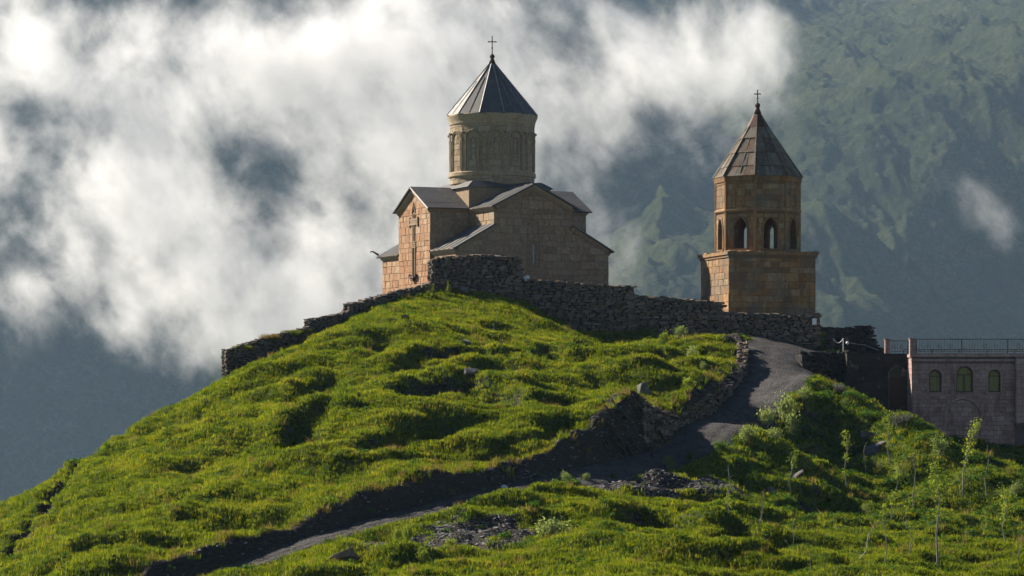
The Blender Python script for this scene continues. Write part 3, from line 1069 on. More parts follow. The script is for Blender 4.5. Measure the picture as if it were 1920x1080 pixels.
# transept's flank above the near aisle roofs, left and right; nave's flank
sp = ashlar_specs((0, VC - TP, 0), 0, lambda a, b: [(-TL, -HN), (HN, TL)], 4.3, EN - .3, course=(.48, .6), depth=.1)
sp += ashlar_specs((-HN, 0, 0), -math.pi / 2, full(-(VC - TP), 0), TA - .1, EN - .45, course=(.45, .55), depth=.1)
sp += ashlar_specs((HA, V0, 0), math.pi / 2, full(0, VC - TP), -.6, EA - .3, course=(.5, .6))
sp += ashlar_specs((TL, VC, 0), math.pi / 2, tgable, -.6, RI - .2, course=(.5, .6), depth=.1)
lay(nave, 'stone_block', 'block', sp, M_CHURCH, 20, 'stone_courses')

# cornices under the eaves (two stepped fillets) -----------------------------------------------------------
def cornice(p0, p1, out, name='cornice', s=1.0):
    p0, p1, out = Vector(p0), Vector(p1), Vector(out).normalized()
    mb = MB()
    up = Vector((0, 0, 1))
    d = (p1 - p0).normalized()
    upn = (up - d * up.dot(d)).normalized()
    for k, (w, h0, h1) in enumerate(((.12, -.42, -.26), (.24, -.26, -.02))):
        w *= s
        lo = [p0 + upn * h0 * s, p1 + upn * h0 * s, p1 + upn * h0 * s + out * w, p0 + upn * h0 * s + out * w]
        hi = [p0 + upn * h1 * s, p1 + upn * h1 * s, p1 + upn * h1 * s + out * (w + .05), p0 + upn * h1 * s + out * (w + .05)]
        lo = [x - out * .05 for x in lo[:2]] + lo[2:]
        hi = [x - out * .05 for x in hi[:2]] + hi[2:]
        mb.hexa(lo, hi)
    return mb.build(name, M_CHURCH, church)


of = Vector((0, -1, 0))
ol, orr = Vector((-1, 0, 0)), Vector((1, 0, 0))
cornice((0, V0, RI), (-HN, V0, EN), of)
cornice((HN, V0, EN), (0, V0, RI), of)
cornice((-HN, V0, TA), (-HA, V0, EA), of, s=.8)
cornice((HA, V0, EA), (HN, V0, TA), of, s=.8)
cornice((-HA, V0, EA), (-HA, VC - TP, EA), ol)
cornice((-HA, VC + TP, EA), (-HA, V1, EA), ol)
cornice((HA, V0, EA), (HA, VC - TP, EA), orr)
cornice((-HN, V0, EN), (-HN, VC - TP, EN), ol)
cornice((HN, V0, EN), (HN, VC - TP, EN), orr)
for sx in (-1, 1):
    cornice((sx * TL, VC - TP, EN), (sx * HN, VC - TP, EN), of, s=.8)
    o_ = Vector((sx, 0, 0))
    cornice((sx * TL, VC, RI), (sx * TL, VC - TP, EN), o_, s=.9)
    cornice((sx * TL, VC, RI), (sx * TL, VC + TP, EN), o_, s=.9)

# roofs ---------------------------------------------------------------------------------------------------
ov = .38
sl = (RI - EN) / HN
def rz_(half, w):                                             # roof height at distance w from the ridge
    return RI + .10 - sl * w


for s in (-1, 1):                                             # nave, front arm
    a, b = (s * (HN + ov), V0 - ov, rz_(0, HN + ov)), (s * (HN + ov), VC - TP + .6, rz_(0, HN + ov))
    c, d = (0, VC - TP + .6, RI + .1), (0, V0 - ov, RI + .1)
    if s < 0: roof_plane(church, 'roof_sheet', b, a, d, c, 6)
    else: roof_plane(church, 'roof_sheet', a, b, c, d, 6)
for s in (-1, 1):                                             # nave, far arm
    a, b = (s * (HN + ov), VC + TP, rz_(0, HN + ov)), (s * (HN + ov), V1 + ov, rz_(0, HN + ov))
    c, d = (0, V1 + ov, RI + .1), (0, VC + TP, RI + .1)
    if s < 0: roof_plane(church, 'roof_sheet', b, a, d, c, 5, seam=0)
    else: roof_plane(church, 'roof_sheet', a, b, c, d, 5, seam=0)
slt = (RI - EN) / TP
for s in (-1, 1):                                             # transept arms: near and far slopes
    x0, x1 = s * (TL + ov), s * (HN - .6)
    for q in (-1, 1):
        e = RI + .10 - slt * (TP + ov)
        A, B = Vector((x0, VC + q * (TP + ov), e)), Vector((x1, VC + q * (TP + ov), e))
        C_, D = Vector((x1, VC, RI + .1)), Vector((x0, VC, RI + .1))
        if s * q > 0: roof_plane(church, 'roof_sheet', B, A, D, C_, 4, rows=4 if q < 0 else 1)
        else: roof_plane(church, 'roof_sheet', A, B, C_, D, 4, rows=4 if q < 0 else 1)
sa = (TA - EA) / (HA - HN)
for s in (-1, 1):                                             # lean-to roofs over the four corner rooms
    for (v0, v1) in ((V0 - ov * .8, VC - TP), (VC + TP, V1 + ov)):
        e, tz = EA + .08 - sa * ov, TA + .08
        A, B = Vector((s * (HA + ov), v0, e)), Vector((s * (HA + ov), v1, e))
        C_, D = Vector((s * HN, v1, tz)), Vector((s * HN, v0, tz))
        if s < 0: roof_plane(church, 'roof_sheet', B, A, D, C_, 5)
        else: roof_plane(church, 'roof_sheet', A, B, C_, D, 5)
# a waterspout at the far left eave
MB().tube([(-HA - .3, V1 + .1, EA + .05), (-HA - .75, V1 + .3, EA + .35), (-HA - .95, V1 + .35, EA + .30)], [.10, .07, .05], 5).build('gutter_spout', M_IRON, church)

# plinth under the drum ------------------------------------------------------------------------------------
PH = 3.55
mb = MB()
mb.box((0, VC, 8.0), (2 * PH, 2 * PH, 2.9))
plinth = mb.build('drum_plinth', M_CHURCH, church)
mb = MB()
q0, q1 = PH + .22, 3.0
lo = [(-q0, VC - q0, 9.46), (q0, VC - q0, 9.46), (q0, VC + q0, 9.46), (-q0, VC + q0, 9.46)]
hi = [(-q1, VC - q1, 10.0), (q1, VC - q1, 10.0), (q1, VC + q1, 10.0), (-q1, VC + q1, 10.0)]
mb.hexa(lo, hi)
mb.build('plinth_roof', M_METAL, plinth)

# drum -----------------------------------------------------------------------------------------------------
RD = 3.38
DZ0, DZ1 = 9.6, 15.1
mb = MB()
mb.lathe([(RD - .06, DZ0), (RD - .06, DZ1 + .3)], 48, (0, VC, 0))
drum = mb.build('drum', M_DRUM, church)
cv = (0, VC, 0)
ARC0 = math.radians(4) - math.radians(24)                      # turn of one arch from the church's front, so that it looks where the photo has it
arch_as = [ARC0 + k * math.radians(30) for k in range(12)]
slits = [(a * RD - .12, a * RD + .12, 12.0, 13.3) for a in [((x + math.pi) % (2 * math.pi)) - math.pi for x in arch_as[::2]]]
slits = []
sp = []
for (z0, z1, crs) in ((9.9, 10.5, (.3, .35)), (10.85, 14.7, (.38, .52))):
    sp += ashlar_specs(cv, 0, lambda a, b: [(-math.pi * RD, math.pi * RD)], z0, z1, course=crs, length=(.55, .95), depth=.10, proud=.012, gap=.02, curve=RD)
def facing(M):                                                  # rank the blocks that look at the camera first
    w = Matrix.Translation(CH) @ Matrix.Rotation(math.radians(24), 4, 'Z') @ M
    return -w.col[1].y
sp = [(r + (10 if (Matrix.Rotation(math.radians(24), 4, 'Z') @ M).col[1].normalized().y > .15 else 0), M) for r, M in sp]
lay(drum, 'stone_block', 'block', sp, M_DRUM, 110)
for nm, prof in (('base_moulding', [(RD, 10.42), (RD + .12, 10.48), (RD + .17, 10.58), (RD + .10, 10.66), (RD + .15, 10.72), (RD + .12, 10.82), (RD + .02, 10.88)]),
                 ('drum_cornice', [(RD, 14.62), (RD + .07, 14.66), (RD + .07, 14.76), (RD + .13, 14.98), (RD + .27, 15.30), (RD + .30, 15.44), (RD - .2, 15.44)])):
    mb = MB()
    mb.lathe(prof, 60, cv, caps=False)
    mb.build(nm, M_DRUM, drum, True)


def cyl(a, rad):
    return lambda u, z: Vector((math.sin(a + u / RD) * rad, VC - math.cos(a + u / RD) * rad, z))


for k, a in enumerate(arch_as):
    mb = MB()
    arch_tube(mb, .66, 10.9, 13.45, .065, cyl(a, RD + .05), sides=6)
    arch_tube(mb, .50, 11.0, 13.45, .05, cyl(a, RD + .04), sides=6)
    for u in (-.66, .66):                                       # little capitals and bases
        c_ = cyl(a, RD + .05)(u, 13.4)
        mb.box((0, 0, 0), (.17, .17, .16), Matrix.Translation(c_) @ Matrix.Rotation(a + u / RD, 4, 'Z'))
    ar = mb.build('blind_arch', M_DRUM, drum)
    if k % 2 == 1 or k in (0,):
        f = cyl(a, RD + .012)
        mb = MB()
        g = cyl(a, RD - .02)
        mb.hexa([g(-.09, 11.95), g(.09, 11.95), g(.09, 13.35), g(-.09, 13.35)], [f(-.09, 11.95), f(.09, 11.95), f(.09, 13.35), f(-.09, 13.35)])
        mb.build('slit_window', M_GLASS, ar)
        mb = MB()
        arch_tube(mb, .19, 11.8, 13.35, .045, cyl(a, RD + .045), sides=5)
        mb.build('window_frame', M_DRUM, ar)
for k in range(12):                                             # animal-head bosses between the arches
    a = arch_as[k] + math.radians(15)
    mb = MB()
    f = cyl(a, RD + .09)
    mb.box((0, 0, 0), (.16, .30, .17), Matrix.Translation(f(0, 13.9)) @ Matrix.Rotation(a, 4, 'Z'))
    mb.box((0, -.14, .02), (.11, .10, .11), Matrix.Translation(f(0, 13.9)) @ Matrix.Rotation(a, 4, 'Z'))
    mb.build('carved_boss', M_CHURCH, drum)

# cone
RC, ZC0, ZC1 = 3.76, 15.42, 19.95
NF_ = 12
cone = MB().lathe([(RC - .12, ZC0 + .02), (.05, ZC1 - .1)], NF_, cv, a0=math.radians(-15 - 90 - 24 + 0)).build('cone_roof', M_METAL, church)
for k in range(NF_):
    a0 = math.radians(-15 - 90 - 24) + k * 2 * math.pi / NF_
    a1 = a0 + 2 * math.pi / NF_
    e0, e1 = Vector((RC * math.cos(a0), VC + RC * math.sin(a0), ZC0)), Vector((RC * math.cos(a1), VC + RC * math.sin(a1), ZC0))
    ap = Vector((0, VC, ZC1))
    tip = .035
    nsub = 1 if k == 0 else 2
    for j in range(nsub):
        ea, eb = e0.lerp(e1, j / nsub), e0.lerp(e1, (j + 1) / nsub)
        ta, tb = ea.lerp(ap, 1 - tip), eb.lerp(ap, 1 - tip)
        nn = (eb - ea).cross(ta - ea).normalized()
        up = nn * random.uniform(.0, .025)
        mb = MB()
        qd = [ea + up, eb + up * .3, tb, ta]
        mb.hexa([x - nn * .07 for x in qd], qd)
        mb.build('roof_sheet', M_METAL, cone)
    for j in range(nsub):
        ea = e0.lerp(e1, j / nsub)
        end = 1 - tip if j == 0 else random.uniform(.5, .7)
        MB().tube([ea + Vector((0, 0, .03)), ea.lerp(ap, end) + Vector((0, 0, .04))], .045 if j == 0 else .03, 4).build('roof_seam', M_SEAM, cone)


def finial(root, name, base, h, sc, mat):
    """boss, ball and a cross with widened ends"""
    x, y, z = base
    f = MB().lathe([(.30 * sc, -.35 * sc), (.16 * sc, .05 * sc), (.13 * sc, .12 * sc), (.19 * sc, .20 * sc), (.21 * sc, .30 * sc), (.17 * sc, .40 * sc), (.07 * sc, .47 * sc), (.05 * sc, .5 * sc)], 12, base).build(name, mat, root, True)
    mb = MB()
    z0 = z + .45 * sc
    r = .045 * sc
    mb.tube([(x, y, z0), (x, y, z0 + h * .30), (x, y, z0 + h * .36), (x, y, z0 + h * .42), (x, y, z0 + h - .06), (x, y, z0 + h)], [r, r, r * 1.9, r, r, r * 1.7], 6)
    ca = h * .24
    zc = z0 + h * .70
    ux = Vector((math.cos(-root_rot(root)), math.sin(-root_rot(root)), 0))
    c0 = Vector((x, y, zc))
    mb.tube([c0 - ux * ca, c0 - ux * ca * .8, c0, c0 + ux * ca * .8, c0 + ux * ca], [r * 1.7, r, r, r, r * 1.7], 6)
    mb.build('cross', mat, f)


def root_rot(o):
    return o.rotation_euler.z


finial(church, 'finial', (0, VC, 20.0), 1.45, 1.0, M_RUST)

# windows and carved decoration on the two faces -----------------------------------------------------------
fw = lambda u, z: Vector((u, V0 - .05, z))
wn_ = MB()
wn_.box((0, V0 - .004, 3.95), (.16, .03, 1.6))
w1 = wn_.build('slit_window', M_GLASS, front)
mb = MB()
arch_tube(mb, .30, 3.0, 4.85, .05, fw, sides=6)
arch_tube(mb, .48, 2.9, 6.1, .05, fw, sides=6)
mb.box((0, V0 - .06, 2.85), (1.15, .16, .12))
mb.build('window_frame', M_CHURCH, front)
mb = MB()
for (a, b) in (((-.55, 2.15), (.55, 2.15)), ((.55, 2.15), (.55, 2.7)), ((.55, 2.7), (-.55, 2.7)), ((-.55, 2.7), (-.55, 2.15))):
    mb.tube([fw(*a), fw(*b)], .045, 5)
mb.tube([fw(-.1, 6.6), fw(-.1, 7.4)], .05, 5)
mb.tube([fw(.1, 6.6), fw(.1, 7.4)], .05, 5)
mb.build('carved_panel', M_CHURCH, front)

lw_ = lambda u, z: Vector((-TL - .06, VC - u, z))
mb = MB()
mb.box((-TL + .012, VC, 3.65), (.03, .22, 2.1))
mb.build('slit_window', M_GLASS, trans)
mb = MB()
for u in (-.34, -.22, .22, .34):
    mb.tube([lw_(u, 2.55), lw_(u, 4.75)], .05, 5)
for z in (4.78, 4.92, 5.06, 5.2):
    mb.tube([lw_(-.42, z), lw_(.42, z)], .05, 5)
mb.build('window_frame', M_CHURCH, trans)
mb = MB()
mb.box((-TL - .14, VC, 2.42), (.34, 1.1, .18))
mb.box((-TL - .12, VC, 2.22), (.26, .5, .22))
for u in (-.62, .62):
    mb.box((-TL - .12, VC - u, 2.52), (.26, .22, .22))
mb.build('window_sill', M_RUST, trans)
mb = MB()
for u in (-.17, .17):
    mb.tube([lw_(u, 5.2), lw_(u, 7.45)], .06, 5)
mb.box((-TL - .07, VC, 6.6), (.12, 1.6, .12))
mb.box((-TL - .07, VC, 7.0), (.12, 1.6, .12))
mb.box((-TL - .06, VC, 6.8), (.11, 1.35, .28))
for u in (-.85, .85):
    mb.box((-TL - .07, VC - u, 6.8), (.13, .16, .75))
mb.build('carved_cross', M_CHURCH, trans)
mb = MB()
mb.prism([(-.28, 7.55), (.28, 7.55), (0, 8.15)], -TL - .03, -TL + .05, Matrix.Translation((0, VC, 0)) @ Matrix.Rotation(-math.pi / 2, 4, 'Z'))
mb.build('gable_niche', M_GLASS, trans)
mb = MB()
mb.tube([lw_(-.36, 7.5), lw_(0, 8.3), lw_(.36, 7.5)], .06, 5)
mb.build('niche_frame', M_CHURCH, trans)
# ================================================================== the bell tower
TW = Vector((18.42, 207.2, 4.5))
tower = thing('bell_tower', 'square rust-brown bell tower with open arched belfry and faceted stone spire', 'bell tower', TW, math.radians(14))
TH = 3.36
ZB, ZT = -2.2, 5.62
base = MB().box((0, 0, (ZB + ZT) / 2), (2 * TH, 2 * TH, ZT - ZB)).build('base_wall', M_TOWERW, tower)
sp = ashlar_specs((0, -TH, 0), 0, lambda a, b: [(-TH, TH)], -.9, ZT - .42, course=(.40, .70), length=(.4, 1.25), depth=.10, rank0=5)
sp += ashlar_specs((-TH, 0, 0), -math.pi / 2, lambda a, b: [(-TH, TH)], -1.3, ZT - .42, course=(.48, .64), length=(.7, 1.3), depth=.10, rank0=5)
sp += ashlar_specs((TH, 0, 0), math.pi / 2, lambda a, b: [(-TH, TH)], -.9, ZT - .42, course=(.55, .64), length=(.9, 1.3), depth=.10)
lay(base, 'stone_block', 'block', sp, M_TOWER, 190)
mb = MB()
for k, (w, z0, z1) in enumerate(((.10, ZT - .40, ZT - .2), (.20, ZT - .2, ZT + .04))):
    mb.box((0, 0, (z0 + z1) / 2), (2 * TH + 2 * w, 2 * TH + 2 * w, z1 - z0 - .004))
mb.build('cornice', M_TOWER, base)
# broken, uneven edge stones along the ledge
sp = []
for side in range(4):
    u = -TH
    while u < TH:
        l = random.uniform(.35, .8)
        if random.random() < .75:
            M = Matrix.Rotation(side * math.pi / 2, 4, 'Z') @ TRS((u + l / 2, -TH - .02, ZT + .06), random.uniform(-.1, .1), (l, .42, random.uniform(.06, .16)))
            sp.append((l + (5 if side in (0, 3) else 0), M))
        u += l
lay(base, 'ledge_stone', 'rock', sp, M_TOWER, 30)

RO = 3.12
AP = RO * math.cos(math.pi / 8)
HWF = RO * math.sin(math.pi / 8)
BZ0, BZ1 = 5.64, 11.25
for k in range(8):
    M = Matrix.Rotation(k * math.pi / 4, 4, 'Z')
    mb = MB()
    wf = HWF
    arched_wall(mb, -wf + .0, wf - .0, BZ0, 8.75, .52 if k not in (3, 4, 5) else .34, BZ0 + .28, 7.45, -AP, -AP + .75, 10, .42, M)
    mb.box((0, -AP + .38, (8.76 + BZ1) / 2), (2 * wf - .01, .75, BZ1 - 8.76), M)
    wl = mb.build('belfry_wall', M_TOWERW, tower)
    if k in (0, 1, 7, 6, 2):
        sp = ashlar_specs((0, 0, 0), 0, lambda a, b: [(-wf + .02, wf - .02)], BZ0 + .02, 8.5, course=(.36, .5), length=(.4, .75), depth=.08, gap=.022, proud=.022,
                          holes=[(-.56, .56, BZ0 + .25, 8.25)])
        sp += ashlar_specs((0, 0, 0), 0, lambda a, b: [(-wf + .02, wf - .02)], 9.0, 10.75, course=(.38, .5), length=(.45, .95), depth=.08, gap=.022, proud=.022)
        sp = [(r, M @ Matrix.Translation((0, -AP, 0)) @ m) for r, m in sp]
        lay(wl, 'stone_block', 'block', sp, M_TOWER, 40)
    mb = MB()
    f = lambda u, z: M @ Vector((u, -AP - .03, z))
    arch_tube(mb, .60, BZ0 + .3, 7.45, .07, f, pointed=.42, sides=5)
    mb.box((0, -AP - .02, BZ0 + .22), (1.45, .22, .14), M)
    mb.build('arch_moulding', M_TOWER, wl)
    mb = MB()                                                   # frame panel above the arch
    for (a, b) in (((-.42, 9.15), (.42, 9.15)), ((.42, 9.15), (.42, 10.5)), ((.42, 10.5), (-.42, 10.5)), ((-.42, 10.5), (-.42, 9.15))):
        if k % 2: mb.tube([M @ Vector((a[0], -AP - .03, a[1])), M @ Vector((b[0], -AP - .03, b[1]))], .04, 4)
    if mb.v: mb.build('carved_panel', M_TOWER, wl)
    mb = MB()                                                   # corner shaft
    c = Matrix.Rotation(k * math.pi / 4, 4, 'Z') @ Vector((HWF, -AP, 0))
    mb.tube([c + Vector((0, 0, BZ0)), c + Vector((0, 0, BZ1 - .3))], .13, 6)
    mb.build('corner_shaft', M_TOWER, wl)
O8 = math.radians(22.5)
for nm, prof in (('string_course', [(RO - .1, 8.66), (RO + .12, 8.70), (RO + .18, 8.80), (RO + .08, 8.88), (RO + .06, 8.97), (RO - .1, 9.0)]),
                 ('belfry_cornice', [(RO - .1, 10.72), (RO + .06, 10.76), (RO + .06, 10.90), (RO + .14, 10.94), (RO + .16, 11.08), (RO + .18, 11.20), (RO + .20, 11.34), (RO - .3, 11.36)])):
    MB().lathe(prof, 8, (0, 0, 0), a0=O8, caps=False).build(nm, M_TOWER, tower)
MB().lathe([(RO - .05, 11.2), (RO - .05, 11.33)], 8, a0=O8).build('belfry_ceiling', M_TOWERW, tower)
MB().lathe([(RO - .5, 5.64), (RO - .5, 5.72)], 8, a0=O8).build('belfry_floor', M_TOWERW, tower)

# spire of stone slabs with ribs on the edges
t = NT('spire_slab')
p = t.pos()
c = t.ramp(t.rand(), [(0, (.06, .05, .04)), (.4, (.115, .10, .078)), (.7, (.165, .15, .118)), (1, (.09, .07, .05))])
c = t.mix(t.ramp(t.noise(p, 3.0, 6, .7), [(.5, 0), (.66, .8)]), c, (.19, .18, .145))
c = t.mix(t.ramp(t.noise(t.pos((1.2, 1.2, .4)), 1.3, 5, .65), [(.48, 0), (.66, .8)]), c, (.12, .052, .022))
M_SPIRE = t.bsdf(c, .9, normal=t.bump(t.noise(p, 8, 5, .7), .5, .05), spec=.2)
RS, SZ0, SZ1 = 3.32, 11.30, 16.35
spire = MB().lathe([(RS - .12, SZ0 + .02), (.08, SZ1 - .1)], 8, a0=O8).build('spire', M_SPIRE, tower)
for k in range(8):
    a0, a1 = O8 + k * math.pi / 4, O8 + (k + 1) * math.pi / 4
    e0, e1, ap = Vector((RS * math.cos(a0), RS * math.sin(a0), SZ0)), Vector((RS * math.cos(a1), RS * math.sin(a1), SZ0)), Vector((0, 0, SZ1))
    rows = [0, .15, .36, .58, .80]
    for i in range(4):
        c0, c1 = rows[i], rows[i + 1]
        n = 3 if i < 2 else (2 if i < 3 else 1)
        L0, R0, L1, R1 = e0.lerp(ap, c0), e1.lerp(ap, c0), e0.lerp(ap, c1), e1.lerp(ap, c1)
        for j in range(n):
            a, b = j / n, (j + 1) / n
            q = [L0.lerp(R0, a), L0.lerp(R0, b), L1.lerp(R1, b), L1.lerp(R1, a)]
            nn = (q[1] - q[0]).cross(q[3] - q[0]).normalized()
            g = .012
            m = sum(q, Vector()) / 4
            q = [x + (m - x).normalized() * g for x in q]
            up = nn * random.uniform(.0, .035)
            q = [q[0] + up + nn * .03, q[1] + up + nn * .03, q[2] + up * .4, q[3] + up * .4]
            mb = MB()
            mb.hexa([x - nn * .09 for x in q], q)
            mb.build('roof_slab', M_SPIRE, spire)
    MB().tube([e0 + Vector((0, 0, .02)), e0.lerp(ap, .97)], [.12, .055], 5).build('roof_rib', M_SPIRE, spire)
    mb = MB()
    mb.tube([e0.lerp(e1, .5).lerp(ap, .03) + Vector((0, 0, .05)), e0.lerp(e1, .5).lerp(ap, .80)], [.055, .035], 4)
    mb.build('roof_rib', M_SPIRE, spire)
MB().lathe([(RS * .26, SZ0 + (SZ1 - SZ0) * .755), (RS * .20, SZ0 + (SZ1 - SZ0) * .83), (.16, SZ1 + .02), (.05, SZ1 + .1)], 8, a0=O8).build('spire_cap', M_RUST, spire)
finial(tower, 'finial', (0, 0, 16.5), 1.0, 1.0, M_RUST)
# the white notice fixed near the tower's right corner
nb = thing('notice_board', 'small white notice fixed to the wall at the right foot of the bell tower', 'notice', P(1527, 603, 199.0))
MB().box((0, 0, 0), (.32, .03, .46)).build('notice_sheet', M_WHITE, nb)
mb = MB()
for c, s in (((0, .01, .245), (.38, .05, .03)), ((0, .01, -.245), (.38, .05, .03)), ((-.175, .01, 0), (.03, .05, .46)), ((.175, .01, 0), (.03, .05, .46))):
    mb.box(c, s)
mb.build('notice_frame', M_IRON, nb)
# ================================================================== dry-stone walls
def stone_wall(name, label, line, thick=.7, course=(.11, .22), length=(.22, .70), limit=300, cat='stone wall', mat=None, cap=True, ragged=.10, lean=0.0, flat=1.0, group=None):
    """line: rows (x, y, z_bottom, z_top) left to right as seen from the camera; stones on the near face, the two ends and the top"""
    mat = mat or M_SLATE
    line = np.array(line, float)
    root = thing(name, label, cat, (line[0, 0], line[0, 1], line[0, 2]), group=group)
    root['kind'] = 'thing'
    org = Vector(root.location)
    seg = np.hypot(np.diff(line[:, 0]), np.diff(line[:, 1]))
    s = np.concatenate([[0], np.cumsum(seg)])
    tot = s[-1]
    at = lambda u, k: float(np.interp(u, s, line[:, k]))
    def ang(u):
        i = min(max(int(np.searchsorted(s, u) - 1), 0), len(seg) - 1)
        return math.atan2(line[i + 1, 1] - line[i, 1], line[i + 1, 0] - line[i, 0])
    # core
    mb = MB()
    n = max(int(tot / .5), 2)
    us = np.unique(np.concatenate([np.linspace(0, tot, n + 1), s, np.clip(s + .01, 0, tot)]))
    ins = .13
    for a, b in zip(us[:-1], us[1:]):
        if b - a < 1e-4: continue
        q = []
        for u in (a, b):
            an = ang((a + b) / 2)
            nx, ny = math.sin(an), -math.cos(an)
            q.append((Vector((at(u, 0) - nx * ins - org.x, at(u, 1) - ny * ins - org.y, 0)), Vector((at(u, 0) - nx * (thick - .06) - org.x, at(u, 1) - ny * (thick - .06) - org.y, 0)), at(u, 2) - .5 - org.z, at(u, 3) - .12 - org.z))
        (f0, k0, zb0, zt0), (f1, k1, zb1, zt1) = q
        z_ = lambda v, z: (v.x, v.y, z)
        mb.hexa([z_(f0, zb0), z_(f1, zb1), z_(k1, zb1), z_(k0, zb0)], [z_(f0, zt0), z_(f1, zt1), z_(k1, zt1), z_(k0, zt0)])
    mb.build('wall_core', M_SLATEW, root)
    sp = []

    def put(u, z, l, h, back=0.0, dep=None, extra=0.0):
        an = ang(u) + random.uniform(-.06, .06)
        nx, ny = math.sin(an), -math.cos(an)
        dep = dep or random.uniform(.22, .34)
        pr = random.uniform(-.02, .06) - back - lean * (z - at(u, 2))
        c = (at(u, 0) + nx * (pr - dep / 2) - org.x, at(u, 1) + ny * (pr - dep / 2) - org.y, z - org.z)
        sp.append((l * h + extra, TRS(c, an, (l, dep, h), random.uniform(-.05, .05), random.uniform(-.09, .09))))
    zmin, zmax = line[:, 2].min() - .15, line[:, 3].max()
    z = zmin
    while z < zmax:
        h = random.uniform(*course)
        u = -random.uniform(0, .3)
        while u < tot:
            l = random.uniform(*length) * random.choice((.7, 1, 1, 1.25))
            uc = min(max(u + l / 2, .02), tot - .02)
            top = at(uc, 3) + random.uniform(-ragged, ragged * .3)
            if at(uc, 2) - .3 < z + h / 2 < top:
                hh = h * random.choice((1, 1, .9, 1.25))
                put(uc, z + h / 2, l - .015, hh * 1.03, extra=.05 if z > at(uc, 2) + .1 else 0)
            u += l
        z += h
    if cap:
        u = 0
        while u < tot:
            l = random.uniform(.3, .75)
            uc = min(u + l / 2, tot - .02)
            for back in (.0, .38):
                if random.random() < .93:
                    put(uc, at(uc, 3) - random.uniform(.02, .07), l, random.uniform(.08, .17) * flat, back=back, dep=random.uniform(.34, .46), extra=.3 if back == 0 else .1)
            u += l
    for end, sg in ((0, 1), (tot, -1)):                          # the end faces
        z = at(end, 2) - .1
        while z < at(end, 3) - .05:
            h = random.uniform(*course)
            for back in (.05, .38):
                an = ang(min(max(end, .05), tot - .05))
                put(end + sg * .10, z + h / 2, .26, h, back=back, dep=.34, extra=.2)
            z += h
    lay(root, 'stone', 'rock', sp, mat, limit, 'stone_courses')
    return root


def wl(px, pyb, pyt, d):
    a, b = P(px, pyb, d), P(px, pyt, d)
    return (a[0], a[1], a[2], b[2])


def wrow(rows):
    return [wl(*r) for r in rows]


stone_wall('stone_wall', 'mossy dry-stone wall end standing lowest on the left ridge, grass hanging over it',
           wrow([(427, 722, 655, 186.6), (470, 698, 643, 188), (505, 682, 632, 189.3), (545, 662, 621, 190.8), (583, 642, 614, 192)]), course=(.11, .2), limit=200)
stone_wall('stone_wall', 'short stepped length of reddish dry-stone wall halfway up the left ridge',
           wrow([(583, 648, 599, 192), (620, 630, 592, 193.5), (658, 604, 584, 195)]), limit=110)
stone_wall('stone_wall', 'low dry-stone wall climbing the ridge below the left gable of the church',
           wrow([(658, 606, 570, 195), (695, 590, 561, 197), (735, 576, 548, 198.8), (780, 563, 538, 200), (816, 556, 529, 201)]), limit=160)
stone_wall('stone_wall', 'tall dry-stone bastion wall before the church front, its upper end highest of all the walls',
           wrow([(813, 562, 487, 201.2), (835, 560, 481, 202), (900, 562, 477, 203.2), (960, 575, 480, 204), (976, 582, 484, 204.2)]), course=(.13, .25), length=(.28, .8), limit=300)
stone_wall('stone_wall', 'long grey dry-stone wall running down from the church front in shade',
           wrow([(974, 585, 522, 204.2), (1010, 608, 524, 204), (1050, 638, 527, 203.7), (1120, 652, 533, 203.2), (1186, 654, 536, 202.8)]), course=(.13, .24), length=(.28, .8), limit=300)
stone_wall('stone_wall', 'stepped-down middle stretch of dry-stone wall between the church and the bell tower',
           wrow([(1185, 655, 553, 202.8), (1240, 656, 557, 202.3), (1300, 655, 562, 201.8), (1351, 655, 567, 201.3)]), course=(.13, .24), length=(.28, .8), limit=300)
stone_wall('stone_wall', 'dry-stone wall at the foot of the bell tower ending at the gate',
           wrow([(1350, 656, 585, 201.2), (1420, 655, 587, 200.6), (1480, 652, 588, 200.1), (1533, 645, 588, 199.6)]), course=(.13, .24), length=(.28, .75), limit=280)
# retaining wall beside the path
rw = []
_i = np.linspace(6.55, 11.3, 12)
for q in _i:
    x, y = np.interp(q, range(len(LEFT_EDGE)), LEFT_EDGE[:, 0]), np.interp(q, range(len(LEFT_EDGE)), LEFT_EDGE[:, 1])
    zl_ = float(tps_eval(L_TPS, np.array([x]), np.array([y]))[0])
    zm_ = float(tps_eval(M_TPS, np.array([x]), np.array([y]))[0])
    rw.append((x - .12, y + .05, zl_ - .1, max(zm_ + .05, zl_ + .75 - .35 * float(q > 10.5))))
stone_wall('retaining_wall', 'tumbled dry-stone retaining wall along the left edge of the gravel path', rw, thick=.8, course=(.12, .24), length=(.25, .75), ragged=.6, limit=300, cat='retaining wall')
